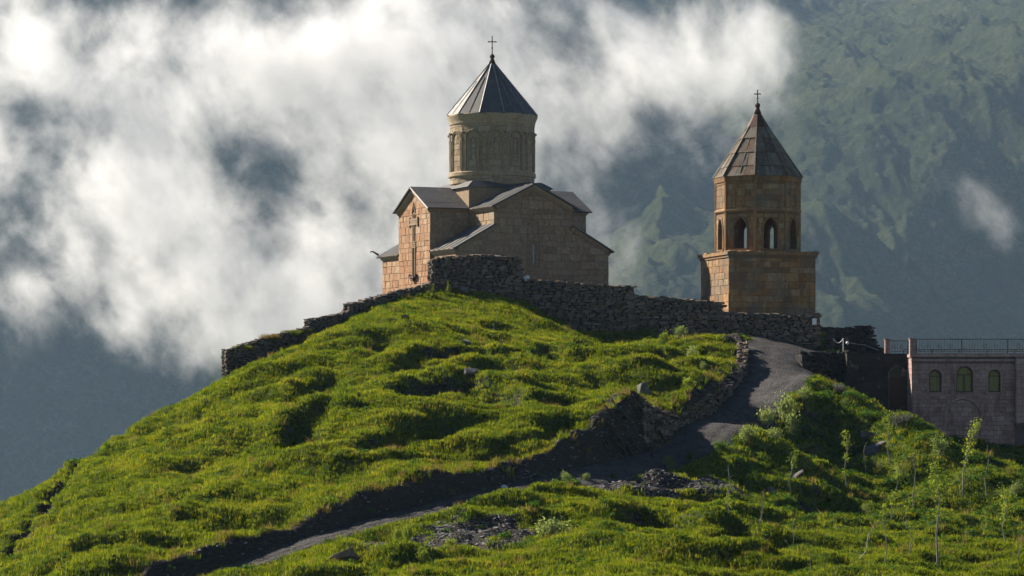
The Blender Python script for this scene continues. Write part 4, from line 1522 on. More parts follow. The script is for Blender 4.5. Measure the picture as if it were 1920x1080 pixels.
# gateway walls on the right
stone_wall('stone_wall', 'dark rubble wall with a curved sloping top right of the gate',
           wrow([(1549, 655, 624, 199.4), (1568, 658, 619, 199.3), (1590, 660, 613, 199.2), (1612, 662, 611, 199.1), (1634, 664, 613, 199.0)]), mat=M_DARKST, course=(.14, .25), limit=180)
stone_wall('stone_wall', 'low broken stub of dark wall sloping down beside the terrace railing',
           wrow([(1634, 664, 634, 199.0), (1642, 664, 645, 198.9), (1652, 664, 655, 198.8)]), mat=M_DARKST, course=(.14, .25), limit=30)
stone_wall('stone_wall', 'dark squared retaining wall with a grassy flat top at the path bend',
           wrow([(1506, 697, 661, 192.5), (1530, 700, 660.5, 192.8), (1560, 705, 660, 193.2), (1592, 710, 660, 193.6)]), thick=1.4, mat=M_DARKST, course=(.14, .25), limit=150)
stone_wall('stone_wall', 'thin distant wall seen through the gate right of the tower foot',
           wrow([(1530, 640, 613.5, 208), (1560, 640, 614, 208), (1590, 640, 615, 208)]), mat=M_DARKST, limit=40)
# loose pale stones on the wall tops
def boulder(name, label, p, size, mat, seed, rz=0.0, group=None, sink=.25):
    v, f = rock_arrays(seed, 22, .95)
    bm = bmesh.new()
    vs = [bm.verts.new(x) for x in v]
    for q in f:
        try: bm.faces.new([vs[i] for i in q])
        except ValueError: pass
    bmesh.ops.bevel(bm, geom=list(bm.edges), offset=.035, segments=1, affect='EDGES')
    me = bpy.data.meshes.new(name)
    bm.to_mesh(me)
    bm.free()
    o = link(name, me, mat)
    o.location = (p[0], p[1], p[2] + size[2] * (.5 - sink))
    o.scale = size
    o.rotation_euler = (.5 * math.sin(seed * 1.7), .4 * math.sin(seed * 2.9), rz)
    return tag(o, label, 'rock', group)


t = NT('pale_rock')
p = t.pos()
c = t.ramp(t.noise(p, 3, 6, .7), [(.3, (.06, .057, .05)), (.55, (.105, .10, .092)), (.7, (.19, .18, .165))])
M_ROCK = t.bsdf(c, .9, normal=t.bump(t.noise(p, 6, 6, .7), .6, .06), spec=.2)
t = NT('white_rock')
M_WROCK = t.bsdf(t.ramp(t.noise(t.pos(), 5, 5, .6), [(.3, (.42, .41, .39)), (.7, (.62, .61, .58))]), .85, spec=.2)
boulder('rock', 'white stone lying on the wall where it steps down from the bastion', P(988, 523, 204.3), (.55, .45, .34), M_WROCK, 301, .4)
boulder('rock', 'grey boulder in the turf right under the bastion wall', hit(866, 549), (.85, .6, .5), M_ROCK, 302, .2)
# ================================================================== the terrace building on the right
TD = 190.0
tb = thing('terrace_building', 'pinkish stone terrace building with three arched windows at the right edge', 'building', (27.5, TD, 2.5), 0)
ox, oy, oz = 27.5, TD, 2.5
ux = lambda px: (px - 960) / F * TD - ox                          # column on the front plane -> local x
uz = lambda py: (HORIZON - py) / F * TD - oz
XR = ux(2060)
WINS = [(ux(1753.5), ux(1764.5) - ux(1753.5), uz(735), uz(705), 'w'), (ux(1808.5), ux(1823.5) - ux(1808.5), uz(735), uz(702), 'w'), (ux(1864.5), ux(1875.5) - ux(1864.5), uz(735), uz(704.5), 'w')]
edges = [0, (WINS[0][0] + WINS[1][0]) / 2, (WINS[1][0] + WINS[2][0]) / 2, ux(1903)]
fw_ = []
ZW0, ZW1 = -7.5, -.30
mb = MB()
for (c, w, z0, zs, _), a, b in zip(WINS, edges[:-1], edges[1:]):
    arched_wall(mb, a, b, -1.55 - 1.35, ZW1, w, z0, zs, 0, .45, 10, 0, oc=c)
front_t = mb.build('front_wall', M_REDW, tb)
mb = MB()
mb.box((edges[-1] / 2, .225, (-2.91 + ZW0) / 2), (edges[-1], .45, abs(ZW0 + 2.91)))
mb.box((.225, 1.4, (ZW0 + ZW1) / 2), (.44, 1.9, ZW1 - ZW0))
mb.box(((XR + 3.0) / 2, 5.6, (ZW0 - .35) / 2 - .0), (XR - 3.0, 9.5, abs(ZW0) - .4))
mb.build('side_wall', M_REDW, tb)
MB().box((edges[-1] / 2 + .02, .62, -2.0), (edges[-1] - .95, .04, 3.0)).build('room_wall', M_REDW, tb)
# dressed blocks on the front, leaving the openings
holes = [(c - w - .02, c + w + .02, z0 - .02, zs + w * .92) for (c, w, z0, zs, _) in WINS]
sp = ashlar_specs((0, 0, 0), 0, lambda a, b: [(0.02, edges[-1])], -6.5, -.72, course=(.26, .36), length=(.35, .8), holes=holes, depth=.07, gap=.02, proud=.02)
lay(front_t, 'stone_block', 'block', sp, M_RED, 290)
sp = ashlar_specs((0, 2.3, 0), -math.pi / 2, lambda a, b: [(0, 2.3)], -4.9, -.4, course=(.3, .4), length=(.5, .9), depth=.07, gap=.02, proud=.02)
lay(front_t, 'quoin_stone', 'block', sp, M_RED, 60)
mb = MB()
mb.box((XR / 2, .12, -.14), (XR + .3, .60, .26))
mb.box((XR / 2, .10, -.50), (XR + .1, .42, .14))
mb.box((edges[-1] / 2, -.02, uz(741)), (edges[-1], .18, .10))
mb.build('cornice', M_RED, tb)
t = NT('curtain')
M_CURT = t.bsdf(t.ramp(t.noise(t.pos((14, 1, .6)), 1.0, 3), [(.3, (.13, .115, .035)), (.7, (.25, .22, .085))]), .12, spec=.6)
t = NT('window_wood')
M_WOOD = t.bsdf(t.ramp(t.noise(t.pos(), 8, 4), [(.3, (.035, .016, .010)), (.7, (.075, .034, .020))]), .6)
for i, (c, w, z0, zs, _) in enumerate(WINS):
    wr = bpy.data.objects.new('window', None)
    wr.parent = tb
    wr.location = (c, .18, 0)
    COL.objects.link(wr)
    prof = [(-w, z0), (w, z0), (w, zs)] + [(w * math.cos(math.pi * k / 10), zs + w * math.sin(math.pi * k / 10)) for k in range(1, 10)] + [(-w, zs)]
    MB().prism(prof, .05, .07).build('window_pane', M_CURT, wr)
    mb = MB()
    arch_tube(mb, w - .02, z0, zs, .045, lambda u, z: Vector((u, 0, z)), sides=4)
    mb.box((0, 0, z0 + .03), (2 * w, .09, .07))
    mb.box((0, 0, zs - .02), (2 * w - .06, .07, .06))
    if i == 1:
        mb.box((0, 0, (z0 + zs) / 2), (.06, .07, zs - z0 - .1))
    mb.build('window_frame', M_WOOD, wr)
    mb = MB()
    arch_tube(mb, w + .10, z0, zs, .075, lambda u, z: Vector((u, -.2, z)), sides=4)
    mb.build('window_surround', M_RED, wr)
    MB().box((0, -.25, z0 - .07), (2 * w + .35, .22, .10)).build('window_sill', M_RED, wr)
# buttress and the blind arch low down
mb = MB()
mb.box((ux(1903) + .35, -.05, -2.6), (.7, .9, 4.7))
mb.box((ux(1903) + 2.0, .5, -2.6), (2.6, .5, 4.7))
bt = mb.build('buttress', M_REDW, tb)
sp = ashlar_specs((ux(1903), -.5, 0), 0, lambda a, b: [(0, .7)], -4.8, -.4, course=(.35, .45), length=(.7, .7), depth=.07, gap=.02, proud=.02)
sp += ashlar_specs((ux(1903), .4, 0), -math.pi / 2, lambda a, b: [(0, .9)], -4.8, -.4, course=(.35, .45), length=(.9, .9), depth=.07, gap=.02, proud=.02)
lay(bt, 'quoin_stone', 'block', sp, M_RED, 30)
mb = MB()
f = lambda u, z: Vector((ux(1805) + u, -.05, z))
arch_tube(mb, 1.25, uz(800), uz(782), .10, f, n=14, sides=4)
mb.build('relieving_arch', M_RED, front_t)
# recessed wing with the dark doorway and its fanlight
wing = MB()
wx0 = (1588 - 960) / F * 192.3 - ox
wing.box((wx0 / 2, 2.5, -2.7), (-wx0, .4, 5.3))
wing.box((wx0 + .2, 4.4, -2.7), (.4, 3.4, 5.3))
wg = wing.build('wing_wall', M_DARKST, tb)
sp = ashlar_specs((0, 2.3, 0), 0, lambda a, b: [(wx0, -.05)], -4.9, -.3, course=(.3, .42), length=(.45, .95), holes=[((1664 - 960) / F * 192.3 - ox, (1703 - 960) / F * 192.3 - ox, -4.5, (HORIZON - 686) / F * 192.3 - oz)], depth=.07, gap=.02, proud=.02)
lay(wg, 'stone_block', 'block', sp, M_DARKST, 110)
dcx = (1684 - 960) / F * 192.2 - ox
dr = bpy.data.objects.new('doorway', None)
dr.parent = tb
dr.location = (dcx, 2.22, 0)
COL.objects.link(dr)
zsp = (HORIZON - 705) / F * 192.2 - oz
r = .66
prof = [(-r, zsp), (r, zsp)] + [(r * math.cos(math.pi * k / 12), zsp + r * math.sin(math.pi * k / 12)) for k in range(1, 12)]
MB().prism(prof, .04, .07).build('fanlight_pane', M_GLASS, dr)
MB().box((0, .06, zsp - 1.15), (2 * r, .05, 2.25)).build('door', M_WOOD, dr)
mb = MB()
arch_tube(mb, r, zsp - 2.2, zsp, .05, lambda u, z: Vector((u, 0, z)), n=14, sides=5)
mb.box((0, 0, zsp), (2 * r, .07, .07))
for k in range(1, 6):
    a = math.pi * k / 6
    mb.tube([(.18 * math.cos(a), 0, zsp + .18 * math.sin(a)), (r * math.cos(a), 0, zsp + r * math.sin(a))], .014, 4)
for rr in (.2, .42):
    mb.tube([(rr * math.cos(math.pi * k / 12), 0, zsp + rr * math.sin(math.pi * k / 12)) for k in range(13)], .014, 4)
mb.build('fanlight_grille', M_ROCK, dr)
# terrace slab
MB().box((XR / 2 + .2, 5.2, -.16), (XR - .1, 9.3, .2)).build('terrace_floor', M_RED, tb)
MB().box((wx0 / 2 - .02, 3.9, -.06), (-wx0 - .1, 2.7, .1)).build('wing_roof', M_DARKST, tb)


def railing(name, label, p0, p1, h, post_step, bar_step, ornaments=True, ends=(True, True)):
    p0, p1 = Vector(p0), Vector(p1)
    root = thing(name, label, 'railing', p0)
    d = p1 - p0
    L = d.length
    d.normalize()
    up = Vector((0, 0, 1))
    for nm, z, r in (('top_rail', h, .028), ('bottom_rail', .12, .02)):
        MB().tube([d * 0 + up * z, d * L + up * z], r, 5).build(nm, M_IRON, root)
    n = max(1, round(L / post_step))
    pm = MB().box((0, 0, h / 2), (.055, .055, h)).build('post', M_IRON, root)
    for k in range(1, n + 1):
        o = pm.copy()
        o.location = d * (L * k / n)
        COL.objects.link(o)
    m = int(L / bar_step)
    bm_ = MB().tube([(0, 0, .12), (0, 0, h)], .011, 4)
    b0 = None
    for k in range(1, m):
        if abs((k / m * n) % 1) < .02: continue
        if b0 is None:
            b0 = bm_.build('bar', M_IRON, root)
            o = b0
        else:
            o = b0.copy()
            COL.objects.link(o)
        o.location = d * (L * k / m)
    if ornaments:
        o0 = None
        for k in range(n):
            for q in ((.25, .5, .75) if post_step > 1.6 else (.35, .7)):
                c = d * (L * (k + q) / n) + up * (h * .52)
                if o0 is None:
                    mb = MB()
                    R = .10
                    mb.tube([(R * math.cos(a), 0, R * math.sin(a)) for a in [i * math.pi / 4 for i in range(9)]], .013, 4, caps=False)
                    for i in range(4):
                        a = i * math.pi / 2
                        mb.tube([(R * math.cos(a), 0, R * math.sin(a)), (1.9 * R * math.cos(a), 0, 1.9 * R * math.sin(a))], [.03, .01], 4)
                    o0 = mb.build('ornament', M_IRON, root)
                    o = o0
                else:
                    o = o0.copy()
                    COL.objects.link(o)
                o.location = c
    return root


railing('terrace_railing', 'black iron railing with round ornaments along the front edge of the terrace', (ox + .35, oy + .22, oz), (ox + XR, oy + .22, oz), .95, 3.05, .19)
railing('terrace_railing', 'short black railing over the dark wing between the two brick piers', ((1664 - 960) / F * 192.6, 192.6, oz), ((1702 - 960) / F * 192.6, 192.6, oz), .88, 1.5, .17)
railing('terrace_railing', 'lower railing along the far side of the terrace, seen through the front bars', (ox + .8, oy + 9.6, oz - .06), (ox + XR, oy + 9.6, oz - .06), .44, 1.9, .30, False)
for (px, d, w, lab) in ((1708, TD + .1, .42, 'brown brick pier at the left corner of the terrace front'), (1661, 192.5, .36, 'smaller brown pier at the left end of the short railing')):
    pr = thing('railing_pier', lab, 'pier', ((px - 960) / F * d + .12, d + .12, oz))
    sp = []
    for k in range(7):
        for s in (-1, 1):
            sp.append((1 if k else 2, TRS((s * w / 4, 0, .07 + k * .135), 0, (w / 2 - .01, w, .125))))
    MB().box((0, 0, .48), (w - .05, w - .05, .96)).build('pier_core', M_REDW, pr)
    lay(pr, 'brick', 'block', sp, M_RED, 20)
    mb = MB()
    mb.box((0, 0, 1.0), (w + .08, w + .08, .07))
    mb.build('pier_cap', M_RED, pr)
# chain fence and handrail by the gate
fc = thing('chain_fence', 'white chain hanging from a slim white post beside the gate', 'chain fence', P(1581, 657, 197.2))
zc = (657 - 634) / F * 197.2
MB().tube([(0, 0, -.1), (0, 0, zc)], .022, 6).build('post', M_WHITE, fc)
MB().tube([(-.72, 0, -.1), (-.72, 0, zc)], .018, 6).build('post', M_IRON, fc)
mb = MB()
cp = [(-.72 + .72 * k / 14, 0, zc - .03 - .85 * .36 * 4 * (k / 14) * (1 - k / 14)) for k in range(15)]
mb.tube(cp, .022, 5)
mb.build('chain', M_WHITE, fc)
hr = thing('handrail', 'pale handrail with a round white end knob sloping down by the dark wall', 'handrail', P(1589, 643, 197.0))
a, b = Vector((0, 0, 0)), Vector(P(1622, 647, 197.0) - P(1589, 643, 197.0))
c_ = Vector(P(1648, 657, 197.0) - P(1589, 643, 197.0))
MB().tube([a, b, c_], .025, 6).build('rail', M_SEAM, hr)
MB().lathe([(.02, -.12), (.09, -.08), (.12, 0), (.09, .08), (.02, .12)], 10).build('end_knob', M_WHITE, hr, True)
for q in (a, b, c_):
    MB().tube([q, q + Vector((0, 0, -.9))], .02, 5).build('post', M_IRON, hr)
# ================================================================== turf and plants
def leaf_mat(name, stops, trans, noise_sc=.35, tw=.5):
    t = NT(name)
    p = t.pos()
    oi = t.n('ShaderNodeObjectInfo')
    f = t.math('ADD', t.math('MULTIPLY', t.noise(p, noise_sc, 5, .65), .8), t.math('MULTIPLY', t.math('SUBTRACT', oi.outputs['Random'], .5), .35))
    c = t.ramp(f, stops)
    d = t.n('ShaderNodeBsdfDiffuse')
    t.l(c, d.inputs[0])
    tr = t.n('ShaderNodeBsdfTranslucent')
    t.l(t.mix(1.0, c, trans, 'MULTIPLY'), tr.inputs[0])
    m = t.n('ShaderNodeMixShader')
    m.inputs[0].default_value = tw
    t.l(d.outputs[0], m.inputs[1])
    t.l(tr.outputs[0], m.inputs[2])
    t.l(m.outputs[0], t.out.inputs[0])
    return t.m


M_GRASS = leaf_mat('grass_blade', [(.25, (.060, .085, .010)), (.42, (.110, .138, .013)), (.56, (.175, .178, .018)), (.70, (.23, .185, .035))], (1.7, 1.75, .8))
M_WEED = leaf_mat('weed_leaf', [(.25, (.030, .070, .014)), (.5, (.050, .095, .020)), (.7, (.085, .13, .030))], (1.5, 1.6, .8), .8)
M_DRYG = leaf_mat('dry_grass', [(.25, (.13, .105, .035)), (.5, (.19, .15, .055)), (.7, (.14, .14, .04))], (1.4, 1.3, .8), .8)
M_BUSH = leaf_mat('bush_leaf', [(.25, (.12, .15, .06)), (.5, (.20, .23, .10)), (.7, (.33, .35, .19))], (1.5, 1.6, .9), .9)
M_SAP = leaf_mat('sapling_leaf', [(.25, (.12, .16, .03)), (.5, (.19, .23, .04)), (.7, (.27, .29, .07))], (1.6, 1.6, .8), .9)
M_GREYL = leaf_mat('grey_leaf', [(.25, (.085, .085, .075)), (.5, (.14, .13, .12)), (.7, (.21, .19, .19))], (1.2, 1.2, 1.1), .9)


def clump_mesh(name, seed, n, rad, h0, h1, wd, mat, lean=.5):
    r = np.random.default_rng(seed)
    v, f = [], []
    for _ in range(n):
        a = r.uniform(0, 2 * math.pi)
        q = rad * math.sqrt(r.uniform(0, 1))
        bx, by = q * math.cos(a), q * math.sin(a)
        h = r.uniform(h0, h1) * (1 - .35 * q / rad)
        la = a + r.uniform(-.9, .9)
        ln = h * r.uniform(.1, lean)
        wa = r.uniform(0, math.pi)
        w = wd * r.uniform(.7, 1.3)
        wx, wy = math.cos(wa) * w, math.sin(wa) * w
        mx, my = bx + math.cos(la) * ln * .35, by + math.sin(la) * ln * .35
        tx_, ty_ = bx + math.cos(la) * ln, by + math.sin(la) * ln
        b = len(v)
        v += [(bx - wx, by - wy, -.05), (bx + wx, by + wy, -.05), (mx + wx * .8, my + wy * .8, h * .6), (mx - wx * .8, my - wy * .8, h * .6), (tx_, ty_, h)]
        f += [(b, b + 1, b + 2, b + 3), (b + 3, b + 2, b + 4)]
    me = bpy.data.meshes.new(name)
    me.from_pydata(v, [], f)
    me.materials.append(mat)
    return me


def weed_mesh(name, seed, n, rad, hgt, lf, mat):
    """a low leafy mound: small tilted leaves spread through a flat dome"""
    r = np.random.default_rng(seed)
    v, f = [], []
    for _ in range(n):
        d = r.normal(size=3)
        d /= np.linalg.norm(d)
        d[2] = abs(d[2])
        q = r.uniform(.45, 1) ** .6
        c = np.array((d[0] * rad * q, d[1] * rad * q, d[2] * hgt * q))
        a = r.normal(size=3)
        a /= np.linalg.norm(a)
        nn = d + .8 * r.normal(size=3)
        b_ = np.cross(nn, a)
        b_ /= np.linalg.norm(b_) + 1e-6
        a2 = np.cross(b_, nn)
        a2 /= np.linalg.norm(a2) + 1e-6
        l = lf * r.uniform(.6, 1.3)
        k = len(v)
        v += [tuple(c - a2 * l), tuple(c + b_ * l * .5), tuple(c + a2 * l), tuple(c - b_ * l * .5)]
        f.append((k, k + 1, k + 2, k + 3))
    me = bpy.data.meshes.new(name)
    me.from_pydata(v, [], f)
    me.materials.append(mat)
    return me


def unlinked(me):
    return bpy.data.objects.new(me.name, me)


def scatter(name, density, layers, seed, mat):
    """ground cover: density is a per-vertex array (clumps per square metre); layers: prototype objects. Instances on the hill's own sheet"""
    keep = (density.ravel() > .01)
    fk = keep[quads].any(1)
    qs = quads[fk]
    used, inv = np.unique(qs.ravel(), return_inverse=True)
    me = mesh_np(name, hill_v[used] - np.array((0, 0, .03)), inv.reshape(-1, 4).astype(np.int32))
    a = me.attributes.new('amount', 'FLOAT', 'POINT')
    a.data.foreach_set('value', density.ravel()[used].astype(np.float32))
    o = link(name, me, mat)
    ng = bpy.data.node_groups.new(name, 'GeometryNodeTree')
    ng.interface.new_socket('Geometry', in_out='INPUT', socket_type='NodeSocketGeometry')
    ng.interface.new_socket('Geometry', in_out='OUTPUT', socket_type='NodeSocketGeometry')
    N, L = ng.nodes, ng.links
    gi, go = N.new('NodeGroupInput'), N.new('NodeGroupOutput')
    na = N.new('GeometryNodeInputNamedAttribute')
    na.data_type = 'FLOAT'
    na.inputs['Name'].default_value = 'amount'
    dp = N.new('GeometryNodeDistributePointsOnFaces')
    L.new(gi.outputs[0], dp.inputs['Mesh'])
    L.new(na.outputs[0], dp.inputs['Density'])
    dp.inputs['Seed'].default_value = seed
    join = N.new('GeometryNodeJoinGeometry')
    gti = N.new('GeometryNodeGeometryToInstance')
    for pr in layers:
        oi = N.new('GeometryNodeObjectInfo')
        oi.inputs['Object'].default_value = pr
        oi.inputs['As Instance'].default_value = True
        L.new(oi.outputs['Geometry'], gti.inputs[0])
    ip = N.new('GeometryNodeInstanceOnPoints')
    L.new(dp.outputs['Points'], ip.inputs['Points'])
    L.new(gti.outputs[0], ip.inputs['Instance'])
    ip.inputs['Pick Instance'].default_value = True
    rv = N.new('FunctionNodeRandomValue')
    rv.data_type = 'FLOAT_VECTOR'
    rv.inputs[0].default_value = (-.22, -.22, 0)
    rv.inputs[1].default_value = (.22, .22, 6.283)
    L.new(rv.outputs[0], ip.inputs['Rotation'])
    rs = N.new('FunctionNodeRandomValue')
    rs.data_type = 'FLOAT'
    rs.inputs[2].default_value = .6
    rs.inputs[3].default_value = 1.45
    rs.inputs['Seed'].default_value = 5
    L.new(rs.outputs[1], ip.inputs['Scale'])
    L.new(ip.outputs[0], go.inputs[0])
    md = o.modifiers.new('growth', 'NODES')
    md.node_group = ng
    return tag(o, kind='stuff')


# where turf grows: thick on the hill in view, thin on bare earth, none on the path and in the court
VIEW = (smooth(-34, -31, XX) + 0 * XX) * (XX / YY > -.205) * (XX / YY < .20) * (YY > 120) * (1 - court)
VIEW = VIEW * (1 - smooth(204, 207, YY))
OKG = VIEW * (~ON_PATH) * (1 - BARE) ** 1.5
RIGHT = smooth(9, 15, XX) * (S_DIV < 0) * smooth(150, 158, YY)
GR = OKG * (30 + 10 * LUSH) * (1 - .55 * RIGHT)
PATCH = smooth(.0, .35, fbm(XX / 2.4, YY / 1.8, 4, seed=210))
g1 = [unlinked(clump_mesh('grass_clump', 400 + k, 26, .24, .08, .20, .011, M_GRASS)) for k in range(5)]
scatter('grass', GR, g1, 1, M_GRASS)
EDGE = np.exp(-((S_DIV - 1.15) / .35) ** 2) * (YY < 196) * VIEW
TALL = 7.0 * EDGE + OKG * (.2 + 1.4 * PATCH * DRY + 2.4 * smooth(.2, .55, fbm(XX / 1.2, YY / .9, 3, seed=220)) * (.4 + .6 * smooth(8, 16, XX)))
g2 = [unlinked(clump_mesh('tall_grass_clump', 420 + k, 34, .20, .22, .50, .010, M_GRASS if k < 3 else M_DRYG, .75)) for k in range(5)]
scatter('tall_grass', TALL, g2, 2, M_GRASS)
WEED = VIEW * (~ON_PATH) * (1 - .8 * BARE) * (3.2 * smooth(.12, .45, fbm(XX / 1.6, YY / 1.2, 4, seed=230)) + 2.0 * smooth(10, 16, XX) * (S_DIV < 0) * smooth(.0, .4, fbm(XX / 2, YY / 1.5, 3, seed=240)) + 4.5 * RIGHT * smooth(-.25, .2, fbm(XX / 1.5, YY / 1.2, 4, seed=246)) + 1.2 * np.exp(-(S_DIV - 1.2) ** 2 / .5) * (YY < 190))
g3 = [unlinked(weed_mesh('weed_clump', 440 + k, 46, .26, .22, .055, M_WEED)) for k in range(4)]
scatter('weeds', WEED, g3, 3, M_WEED)
# scree and earth-bank rubble
SC_ = np.clip(SCREE * 1.3, 0, 1)
STON = 1.6 * VIEW * ON_PATH * (YY > 140) + VIEW * (~ON_PATH) * (26 * smooth(.2, .5, SC_) + 3.0 * bank + 4 * smooth(.3, .8, ROCKY) + .06)
def stone_me(k):
    v, f = ROCKS[k]
    me = bpy.data.meshes.new('scree_stone')
    r = np.random.default_rng(k)
    me.from_pydata([tuple(x * np.array((.24, .17, .10)) * r.uniform(.6, 1.2)) for x in v], [], f)
    me.materials.append(M_SCREE)
    return me


t = NT('scree_stone')
oi = t.n('ShaderNodeObjectInfo')
c = t.ramp(oi.outputs['Random'], [(0, (.030, .029, .030)), (.6, (.075, .072, .072)), (1, (.17, .165, .16))])
M_SCREE = t.bsdf(c, .75, normal=t.bump(t.noise(t.pos(), 14, 4), .5, .03), spec=.35)
scatter('scree', STON, [unlinked(stone_me(k)) for k in range(6)], 4, M_SCREE)

# ------------------------------------------------------------------ shrubs, tall weeds, saplings, stakes and rocks one can point at
def bush_mesh(seed, n, lf, mat, spread=1.0, tall=1.0):
    """leaves on several leaning sprays, unit radius"""
    r = np.random.default_rng(seed)
    v, f = [], []
    tips = []
    for _ in range(11):
        a = r.uniform(0, 2 * math.pi)
        q = r.uniform(.1, .75) * spread
        tips.append((q * math.cos(a), q * math.sin(a), r.uniform(.45, 1.0) * tall, r.uniform(.22, .42)))
    for _ in range(n):
        tx_, ty_, tz, rr = tips[r.integers(len(tips))]
        c = np.array((tx_, ty_, tz)) * r.uniform(.75, 1.0) + r.normal(size=3) * rr * .55
        c[2] = abs(c[2])
        a = r.normal(size=3) + np.array((0, 0, .8))
        a /= np.linalg.norm(a)
        b_ = np.cross(a, r.normal(size=3))
        b_ /= np.linalg.norm(b_)
        l = lf * r.uniform(.6, 1.4)
        k = len(v)
        v += [tuple(c - a * l), tuple(c + b_ * l * .45), tuple(c + a * l), tuple(c - b_ * l * .45)]
        f.append((k, k + 1, k + 2, k + 3))
    me = bpy.data.meshes.new('foliage')
    me.from_pydata(v, [], f)
    me.materials.append(mat)
    return me


def stems_mesh(seed, mat, tall=1.0):
    r = np.random.default_rng(seed)
    mb = MB()
    for _ in range(7):
        a = r.uniform(0, 2 * math.pi)
        q = r.uniform(.15, .6)
        mb.tube([(0, 0, -.15), (q * .5 * math.cos(a), q * .5 * math.sin(a), .4 * tall), (q * math.cos(a), q * math.sin(a), .8 * tall)], [.03, .022, .01], 4)
    me = bpy.data.meshes.new('stem')
    me.from_pydata(mb.v, [], mb.f)
    me.materials.append(mat)
    return me


t = NT('bark')
M_BARK = t.bsdf(t.ramp(t.noise(t.pos((1, 1, .3)), 12, 5), [(.3, (.16, .14, .11)), (.7, (.38, .34, .29))]), .9, spec=.1)
BUSHM = {m.name: [bush_mesh(500 + k, 900, .075, m) for k in range(4)] for m in (M_BUSH, M_WEED, M_GREYL, M_SAP)}
STEMM = [stems_mesh(520 + k, M_BARK) for k in range(3)]


def bush(px, py, wpx, hpx, label, mat=None, name='shrub', group=None, k=0):
    p = hit(px, py)
    mat = mat or M_BUSH
    s = wpx / 2 / F * p[1] * .95
    h = hpx / F * p[1] * .95
    r = thing(name, label, 'shrub', (p[0], p[1], ground(p[0], p[1]) - .04), random.uniform(0, 6.28), group)
    a = bpy.data.objects.new('foliage', BUSHM[mat.name][k % 4])
    b = bpy.data.objects.new('stem', STEMM[k % 3])
    for o in (a, b):
        o.parent = r
        o.scale = (s, s, h)
        COL.objects.link(o)
    return r


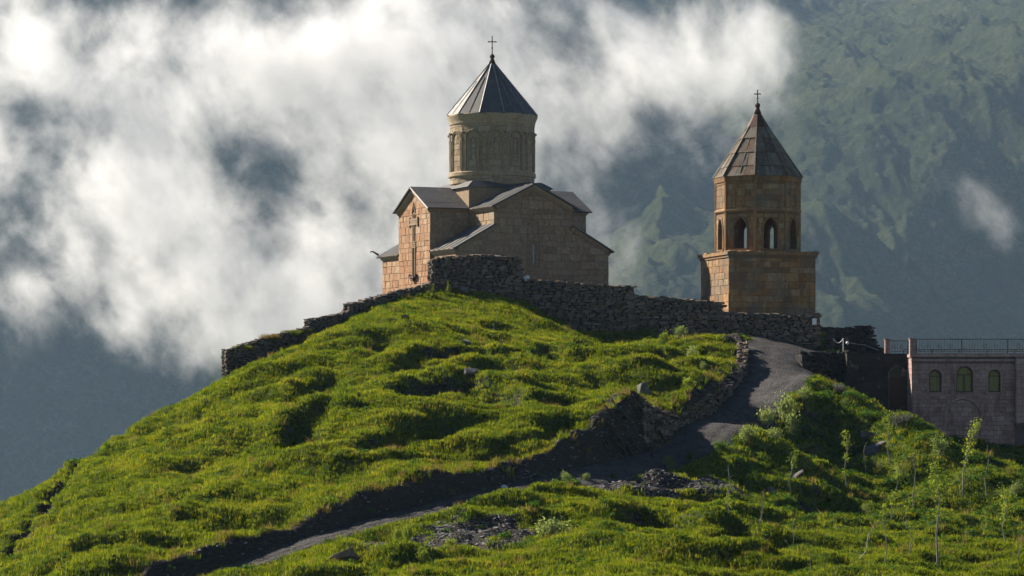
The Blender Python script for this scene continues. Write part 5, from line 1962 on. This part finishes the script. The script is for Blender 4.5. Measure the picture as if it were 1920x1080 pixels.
VG = 'pale shrubs along the outer verge of the path'
WG = 'pale leafy weeds in front of the long wall'
SG = 'dark shrubs on the shaded right slope'
BUSH_LIST = [
    (1252, 882, 34, 24, 'lone pale shrub on the near edge of the path where the track narrows', None, VG),
    (1062, 905, 30, 20, 'small pale shrub at the top left corner of the dark scree', None, VG),
    (1098, 904, 22, 14, 'tiny shrub next along from the scree corner, beside the path', None, VG),
    (1150, 899, 24, 13, 'flat tuft of weeds between scree and path, midway to the lone shrub', M_WEED, VG),
    (1300, 868, 38, 18, 'low weeds on the verge just up the path from the lone shrub', M_WEED, VG),
    (1352, 848, 40, 22, 'grassy green shrub at the bottom of the sunlit strip of gravel', M_WEED, VG),
    (1402, 828, 46, 26, 'rounded green shrub on the verge below the cluster of pale shrubs', None, VG),
    (1440, 806, 46, 36, 'pale shrub at the lower end of the cluster by the gravel', None, VG),
    (1468, 790, 50, 42, 'largest and brightest pale shrub in the cluster beside the gravel', None, VG),
    (1505, 771, 36, 32, 'topmost pale shrub of the cluster, standing out against the gravel', None, VG),
    (1484, 822, 44, 34, 'pale shrub just downhill of the brightest one in the cluster', None, VG),
    (1455, 842, 38, 26, 'lowest pale shrub in the cluster, among dark leaves', None, VG),
    (1545, 758, 60, 34, 'dark shrub at the brow of the slope right of the cluster', M_WEED, SG),
    (1590, 735, 50, 24, 'dark shrub on the sunlit ridge line near the path bend', M_WEED, SG),
    (1560, 800, 64, 34, 'broad dark shrub midway down the shaded slope', M_WEED, SG),
    (1625, 795, 56, 30, 'dark shrub under the sunlit ridge line, right of the broad one', M_WEED, SG),
    (1520, 830, 50, 30, 'dark shrub with pale flower heads below the cluster', M_WEED, SG),
    (1690, 815, 60, 26, 'grey-green shrub at the low end of the sunlit ridge line', M_GREYL, SG),
    (1600, 850, 54, 24, 'low dark shrub beside the grey slab rock', M_WEED, SG),
    (1700, 772, 34, 30, 'leafy bright shrub at the foot of the dark doorway', M_SAP, SG),
    (1745, 772, 30, 30, 'upright leafy shrub at the left corner of the terrace building', M_SAP, SG),
    (1765, 872, 50, 34, 'pale flowering shrub on the dark slope under the terrace windows', M_BUSH, SG),
    (1905, 935, 34, 24, 'pale shrub at the right edge of the slope', M_BUSH, SG),
    (1820, 880, 60, 26, 'dark shrub below the terrace building wall', M_WEED, SG),
    (1215, 652, 30, 18, 'leftmost pale weed at the foot of the long wall', M_SAP, WG),
    (1243, 656, 30, 22, 'second pale weed along the foot of the long wall', M_SAP, WG),
    (1275, 650, 36, 24, 'tallest pale weed at the wall foot, white flower head on top', M_BUSH, WG),
    (1262, 664, 26, 16, 'low weed just in front of the tallest one at the wall', M_SAP, WG),
    (1300, 668, 34, 22, 'pale weed with broad leaves near the top of the retaining wall', M_BUSH, WG),
    (1328, 690, 24, 16, 'weed right beside the upper stones of the retaining wall', M_SAP, WG),
    (1318, 707, 24, 16, 'weed with pale leaves halfway down the retaining wall', M_BUSH, WG),
    (1290, 735, 36, 20, 'yellow-green tuft on the turf above the retaining wall', M_SAP, WG),
    (1538, 703, 30, 20, 'greyish purple flowering plant in front of the squared wall', M_GREYL, 'purple flowering plants at the path bend'),
    (1575, 722, 34, 18, 'lower greyish purple plant at the lit grass tip of the path bend', M_GREYL, 'purple flowering plants at the path bend'),
    (745, 1032, 24, 26, 'pale upright plant left of the scree', M_SAP, 'pale plants round the scree'),
    (766, 1056, 28, 36, 'tall pale plant in front of the left scree', M_SAP, 'pale plants round the scree'),
    (793, 1066, 34, 34, 'bushy pale plant nearest the camera below the scree', M_SAP, 'pale plants round the scree'),
    (845, 1034, 28, 26, 'pale plant standing in the middle of the scree', M_SAP, 'pale plants round the scree'),
    (1035, 1018, 90, 34, 'wide spiky plant at the right end of the scree', M_BUSH, 'pale plants round the scree'),
    (1075, 925, 50, 22, 'round green shrub below the tiny shrubs at the scree top', M_WEED, 'pale plants round the scree'),
    (1000, 968, 44, 18, 'green shrub on the bank above the wide spiky plant', M_WEED, 'pale plants round the scree'),
    (660, 1010, 28, 14, 'pale shrub at the edge of the track on the left', M_BUSH, 'pale plants round the scree'),
]
for k, (px, py, w_, h_, lab, mt, gr) in enumerate(BUSH_LIST):
    bush(px, py, w_, h_ * (.55 if gr == SG and mt is M_WEED else 1), lab, mt, 'shrub', gr, k)


# tall leafy spikes at the bastion wall
def spike(px, py, hpx, label):
    p = hit(px, py)
    h = hpx / F * p[1]
    r = thing('leafy_plant', label, 'plant', (p[0], p[1], ground(p[0], p[1]) - .03), 0, 'leafy spikes at the foot of the bastion')
    mb = MB()
    mb.tube([(0, 0, -.1), (.02, 0, h * .5), (.0, .02, h)], [.03, .02, .008], 5)
    mb.build('stem', M_SAP, r)
    rr = np.random.default_rng(int(px))
    v, f = [], []
    for _ in range(150):
        z = rr.uniform(.05, 1.0) * h
        a = rr.uniform(0, 6.28)
        l = (.34 * (1 - .75 * z / h) + .05) * rr.uniform(.6, 1.1)
        o = np.array((math.cos(a), math.sin(a), rr.uniform(-.1, .7)))
        o /= np.linalg.norm(o)
        sd = np.array((-math.sin(a), math.cos(a), 0)) * l * .22
        b_ = np.array((0, 0, z))
        k = len(v)
        v += [tuple(b_), tuple(b_ + o * l * .5 + sd), tuple(b_ + o * l), tuple(b_ + o * l * .5 - sd)]
        f.append((k, k + 1, k + 2, k + 3))
    link('foliage', mesh_np('foliage', v, f), M_SAP, r)


spike(812, 551, 27, 'left and shorter leafy spike against the bastion wall')
spike(840, 549, 28, 'taller leafy spike right beside the bastion wall')
spike(803, 556, 20, 'small leafy spike in the corner where the ridge wall meets the bastion')


def sapling(base, top, leaves, label, r0=.035, name='sapling', group='slender saplings on the lower right slope', mid=None):
    p = hit(*base)
    d = p[1]
    z0 = ground(p[0], p[1])
    tp = np.array(((top[0] - base[0]) / F * d, 0.0, (base[1] - top[1]) / F * d))
    h = np.linalg.norm(tp)
    r = thing(name, label, name, (p[0], p[1], z0 - .05), 0, group)
    rr = np.random.default_rng(int(base[0] * 7 + base[1]))
    b = rr.normal(size=2) * .06 * h
    r0 *= 1.3
    C1 = tp * .35 + np.array((b[0], rr.normal() * .1, 0))
    C2 = tp * .7 + np.array((-b[1] * .6, rr.normal() * .1, 0))
    mb = MB()
    mb.tube([(0, 0, -.1), tuple(C1 * .5), tuple(C1), tuple(C2), tuple(tp)], [r0, r0 * .9, r0 * .75, r0 * .55, r0 * .25], 5)
    twigs = []
    for _ in range(7 if leaves else 3):
        u = rr.uniform(.45, .95) if leaves else rr.uniform(.8, .97)
        b0 = C1 + (C2 - C1) * ((u - .35) / .35) if u < .7 else C2 + (tp - C2) * ((u - .7) / .3)
        a = rr.uniform(0, 6.28)
        l = rr.uniform(.12, .3) * (1.1 if leaves else .5)
        e = b0 + np.array((math.cos(a) * l, math.sin(a) * l, l * rr.uniform(.6, 1.3)))
        mb.tube([tuple(b0), tuple(e)], [r0 * .3, r0 * .12], 4)
        twigs.append(e)
    mb.build('trunk', M_BARK, r)
    if leaves:
        v, f = [], []
        cl = [(tp * u + np.array((0, 0, 0)), q) for u, q in leaves]
        n = 60
        for c, q in cl:
            base_c = C1 + (C2 - C1) * ((c[2] / tp[2] - .35) / .35) if c[2] / tp[2] < .7 else C2 + (tp - C2) * min((c[2] / tp[2] - .7) / .3, 1)
            for _ in range(int(n * q * q / .055) + 18):
                cc = base_c + rr.normal(size=3) * np.array((.55, .55, .75)) * q
                a = rr.normal(size=3)
                a /= np.linalg.norm(a)
                b_ = np.cross(a, rr.normal(size=3))
                b_ /= np.linalg.norm(b_)
                l = rr.uniform(.04, .08)
                k = len(v)
                v += [tuple(cc - a * l), tuple(cc + b_ * l * .6), tuple(cc + a * l), tuple(cc - b_ * l * .6)]
                f.append((k, k + 1, k + 2, k + 3))
        link('crown', mesh_np('crown', v, f), M_SAP, r)
    return r


sapling((1375, 985), (1365, 862), [(.42, .20), (.5, .16)], 'slim sapling farthest left on the slope, leaves only low on its stem')
sapling((1422, 975), (1433, 897), None, 'bare leafless sapling stem next to the leftmost sapling')
sapling((1483, 930), (1490, 850), [(.9, .26), (.75, .2)], 'sapling below the shrub cluster with one tuft of leaves at the top')
sapling((1588, 922), (1585, 812), [(.95, .22), (.8, .26), (.55, .22), (.35, .12)], 'sapling with leaves in four tufts up its stem, left of the grey slab')
sapling((1624, 892), (1623, 838), None, 'short bare stem beside the grey slab rock')
sapling((1668, 885), (1667, 790), [(.95, .18), (.8, .22), (.68, .18)], 'faint thin-leaved sapling against the dark bank right of the grey slab')
sapling((1672, 975), (1682, 858), [(.97, .26), (.8, .2), (.5, .24), (.38, .15)], 'bright sapling with leaves at top and middle, in front of the dark bank')
sapling((1713, 962), (1710, 830), None, 'tallest completely bare sapling stem')
sapling((1759, 1064), (1752, 872), [(.97, .36), (.86, .42), (.72, .32), (.58, .24)], 'biggest sapling, its dense leafy crown forked near the top', .05)
sapling((1805, 925), (1833, 788), [(.97, .30), (.86, .30), (.72, .34), (.6, .26), (.45, .2)], 'leaning leafy sapling whose top reaches the terrace building wall', .05)
sapling((1850, 922), (1851, 826), None, 'bare grey stem right of the leaning leafy sapling')
sapling((1887, 1036), (1884, 930), [(.95, .3), (.75, .34), (.55, .2)], 'dim leafy sapling closest to the right border of the slope')
sapling((1484, 1026), (1493, 950), None, 'thin dark bare stick standing in the lit lower grass', .02)
sapling((1600, 1070), (1642, 985), None, 'crooked bare stem leaning far to the right near the bottom', .028)
sapling((1658, 1078), (1657, 965), [(.98, .2), (.85, .16)], 'spindly sapling near the bottom with a wisp of leaves on top', .025)
sapling((1703, 1062), (1706, 960), [(.97, .18)], 'spindly sapling left of the biggest one, barely leafed', .022)
sapling((1520, 1085), (1518, 1048), None, 'short curved stem at the very bottom of the slope', .03)
sapling((1490, 1024), (1472, 998), None, 'fallen pale stick leaning left beside the thin dark one', .025)
sapling((1908, 1060), (1915, 1020), None, 'pale bare stem in the bottom right corner', .025)

ST = 'thin wooden stakes on the sunny hillside'
def stake(px, py, hpx, label):
    p = hit(px, py)
    h = hpx / F * p[1]
    o = MB().tube([(0, 0, -.2), (.01, 0, h * .5), (.03, 0, h)], [.018, .016, .012], 5).build('stake', M_BARK)
    o.location = (p[0], p[1], ground(p[0], p[1]))
    tag(o, label, 'stake', ST)


stake(930, 612, 30, 'tallest thin stake high on the hillside below the bastion')
stake(926, 626, 28, 'stake just below and left of the tallest one on the hillside')
stake(938, 656, 22, 'lowest of the hillside stakes, below the dark turf hollow')
stake(997, 630, 30, 'stake with a pale seed head near the right shoulder of the hill')
stake(980, 640, 16, 'short stake left of the one with the pale seed head')
stake(329, 772, 16, 'single stake on the skyline of the left slope')

RG = 'grey rocks in the turf'
def rock_at(px, py, w_, h_, label, seed, mat=None, sink=.3):
    p = hit(px, py)
    s = p[1] / F
    boulder('rock', label, (p[0], p[1], ground(p[0], p[1])), (w_ * s, w_ * s * .8, h_ * s * .8 / (1 - sink)), mat or M_ROCK, seed, random.uniform(-.4, .4), RG, sink)


rock_at(875, 645, 22, 16, 'pointed grey rock in the middle of the sunny hillside', 311)
rock_at(1205, 724, 24, 26, 'pale standing rock on the turf above the rock outcrop', 402)
rock_at(760, 620, 16, 7, 'small reddish stone half buried below the ridge wall', 313, M_SLATE)
rock_at(880, 695, 22, 14, 'mossy rock at the left lip of the upper dark hollow', 314)
rock_at(882, 712, 26, 18, 'mossy rock just under the one at the hollow lip', 315)
rock_at(1642, 862, 48, 26, 'large flat grey slab rock on the dark right slope', 316, None, .35)
rock_at(1625, 838, 30, 12, 'smaller grey slab above the large flat one', 317, None, .35)
rock_at(1490, 898, 40, 10, 'long grey stone lying below the shrub cluster', 318, None, .4)
rock_at(1450, 925, 24, 8, 'flat pale stone in the grass under the bare sapling', 319, None, .4)
rock_at(640, 1066, 60, 12, 'long flat slate slab at the lower left end of the scree', 320, M_SLATE, .4)
rock_at(945, 918, 14, 8, 'pale stone lying in the dark cut bank', 321, M_WROCK)
rock_at(78, 975, 12, 6, 'pale slab in the narrow trench on the left slope', 322, None)
rock_at(112, 930, 12, 5, 'upper pale slab in the narrow trench on the left slope', 323, None)

# slate outcrop in the bank beside the path
oc = hit(1195, 805)
out_ = thing('rock_outcrop', 'dark tilted slate outcrop in the bank left of the path', 'rock outcrop', (oc[0], oc[1], oc[2]))
sp = []
rr = np.random.default_rng(77)
for k in range(70):
    px, py = rr.uniform(1130, 1245), rr.uniform(752, 862)
    if py < 752 + (1245 - px) * .12: continue
    q = hit(px, py)
    l, h = rr.uniform(.6, 1.7), rr.uniform(.10, .26)
    M = TRS((q[0] - oc[0] + .1, q[1] - oc[1] + .15, q[2] - oc[2]), rr.uniform(-.3, .2), (l, rr.uniform(.35, .6), h), rr.uniform(-.2, .2), rr.uniform(.75, 1.05))
    sp.append((l * h, M))
lay(out_, 'slab', 'rock', sp, M_DARKST, 90)

# grass that hangs over the lowest ridge wall
sd = np.random.default_rng(5)
for k, (px, py, hp, lab) in enumerate([(505, 632, 20, 'tallest grass tuft on top of the mossy ridge wall'), (455, 648, 12, 'grass tuft near the free end of the mossy ridge wall'),
                                       (545, 622, 16, 'grass tuft at the upper part of the mossy ridge wall'), (572, 618, 12, 'grass tuft where the mossy wall meets the reddish one')]):
    d_ = float(np.interp(px, [427, 470, 505, 545, 583], [186.6, 188, 189.3, 190.8, 192]))
    q = P(px, py + 4, d_)
    me = clump_mesh('wall_grass', 470 + k, 520, .6, .22, .55, .016, M_DRYG if k == 0 else M_GRASS, .9)
    o = link('wall_grass', me)
    o.location = (q[0], q[1] + .3, q[2] - .1)
    s_ = hp / 16
    o.scale = (1.1, .6, s_)
    tag(o, lab, 'grass tuft', 'grass tufts on the ridge wall')
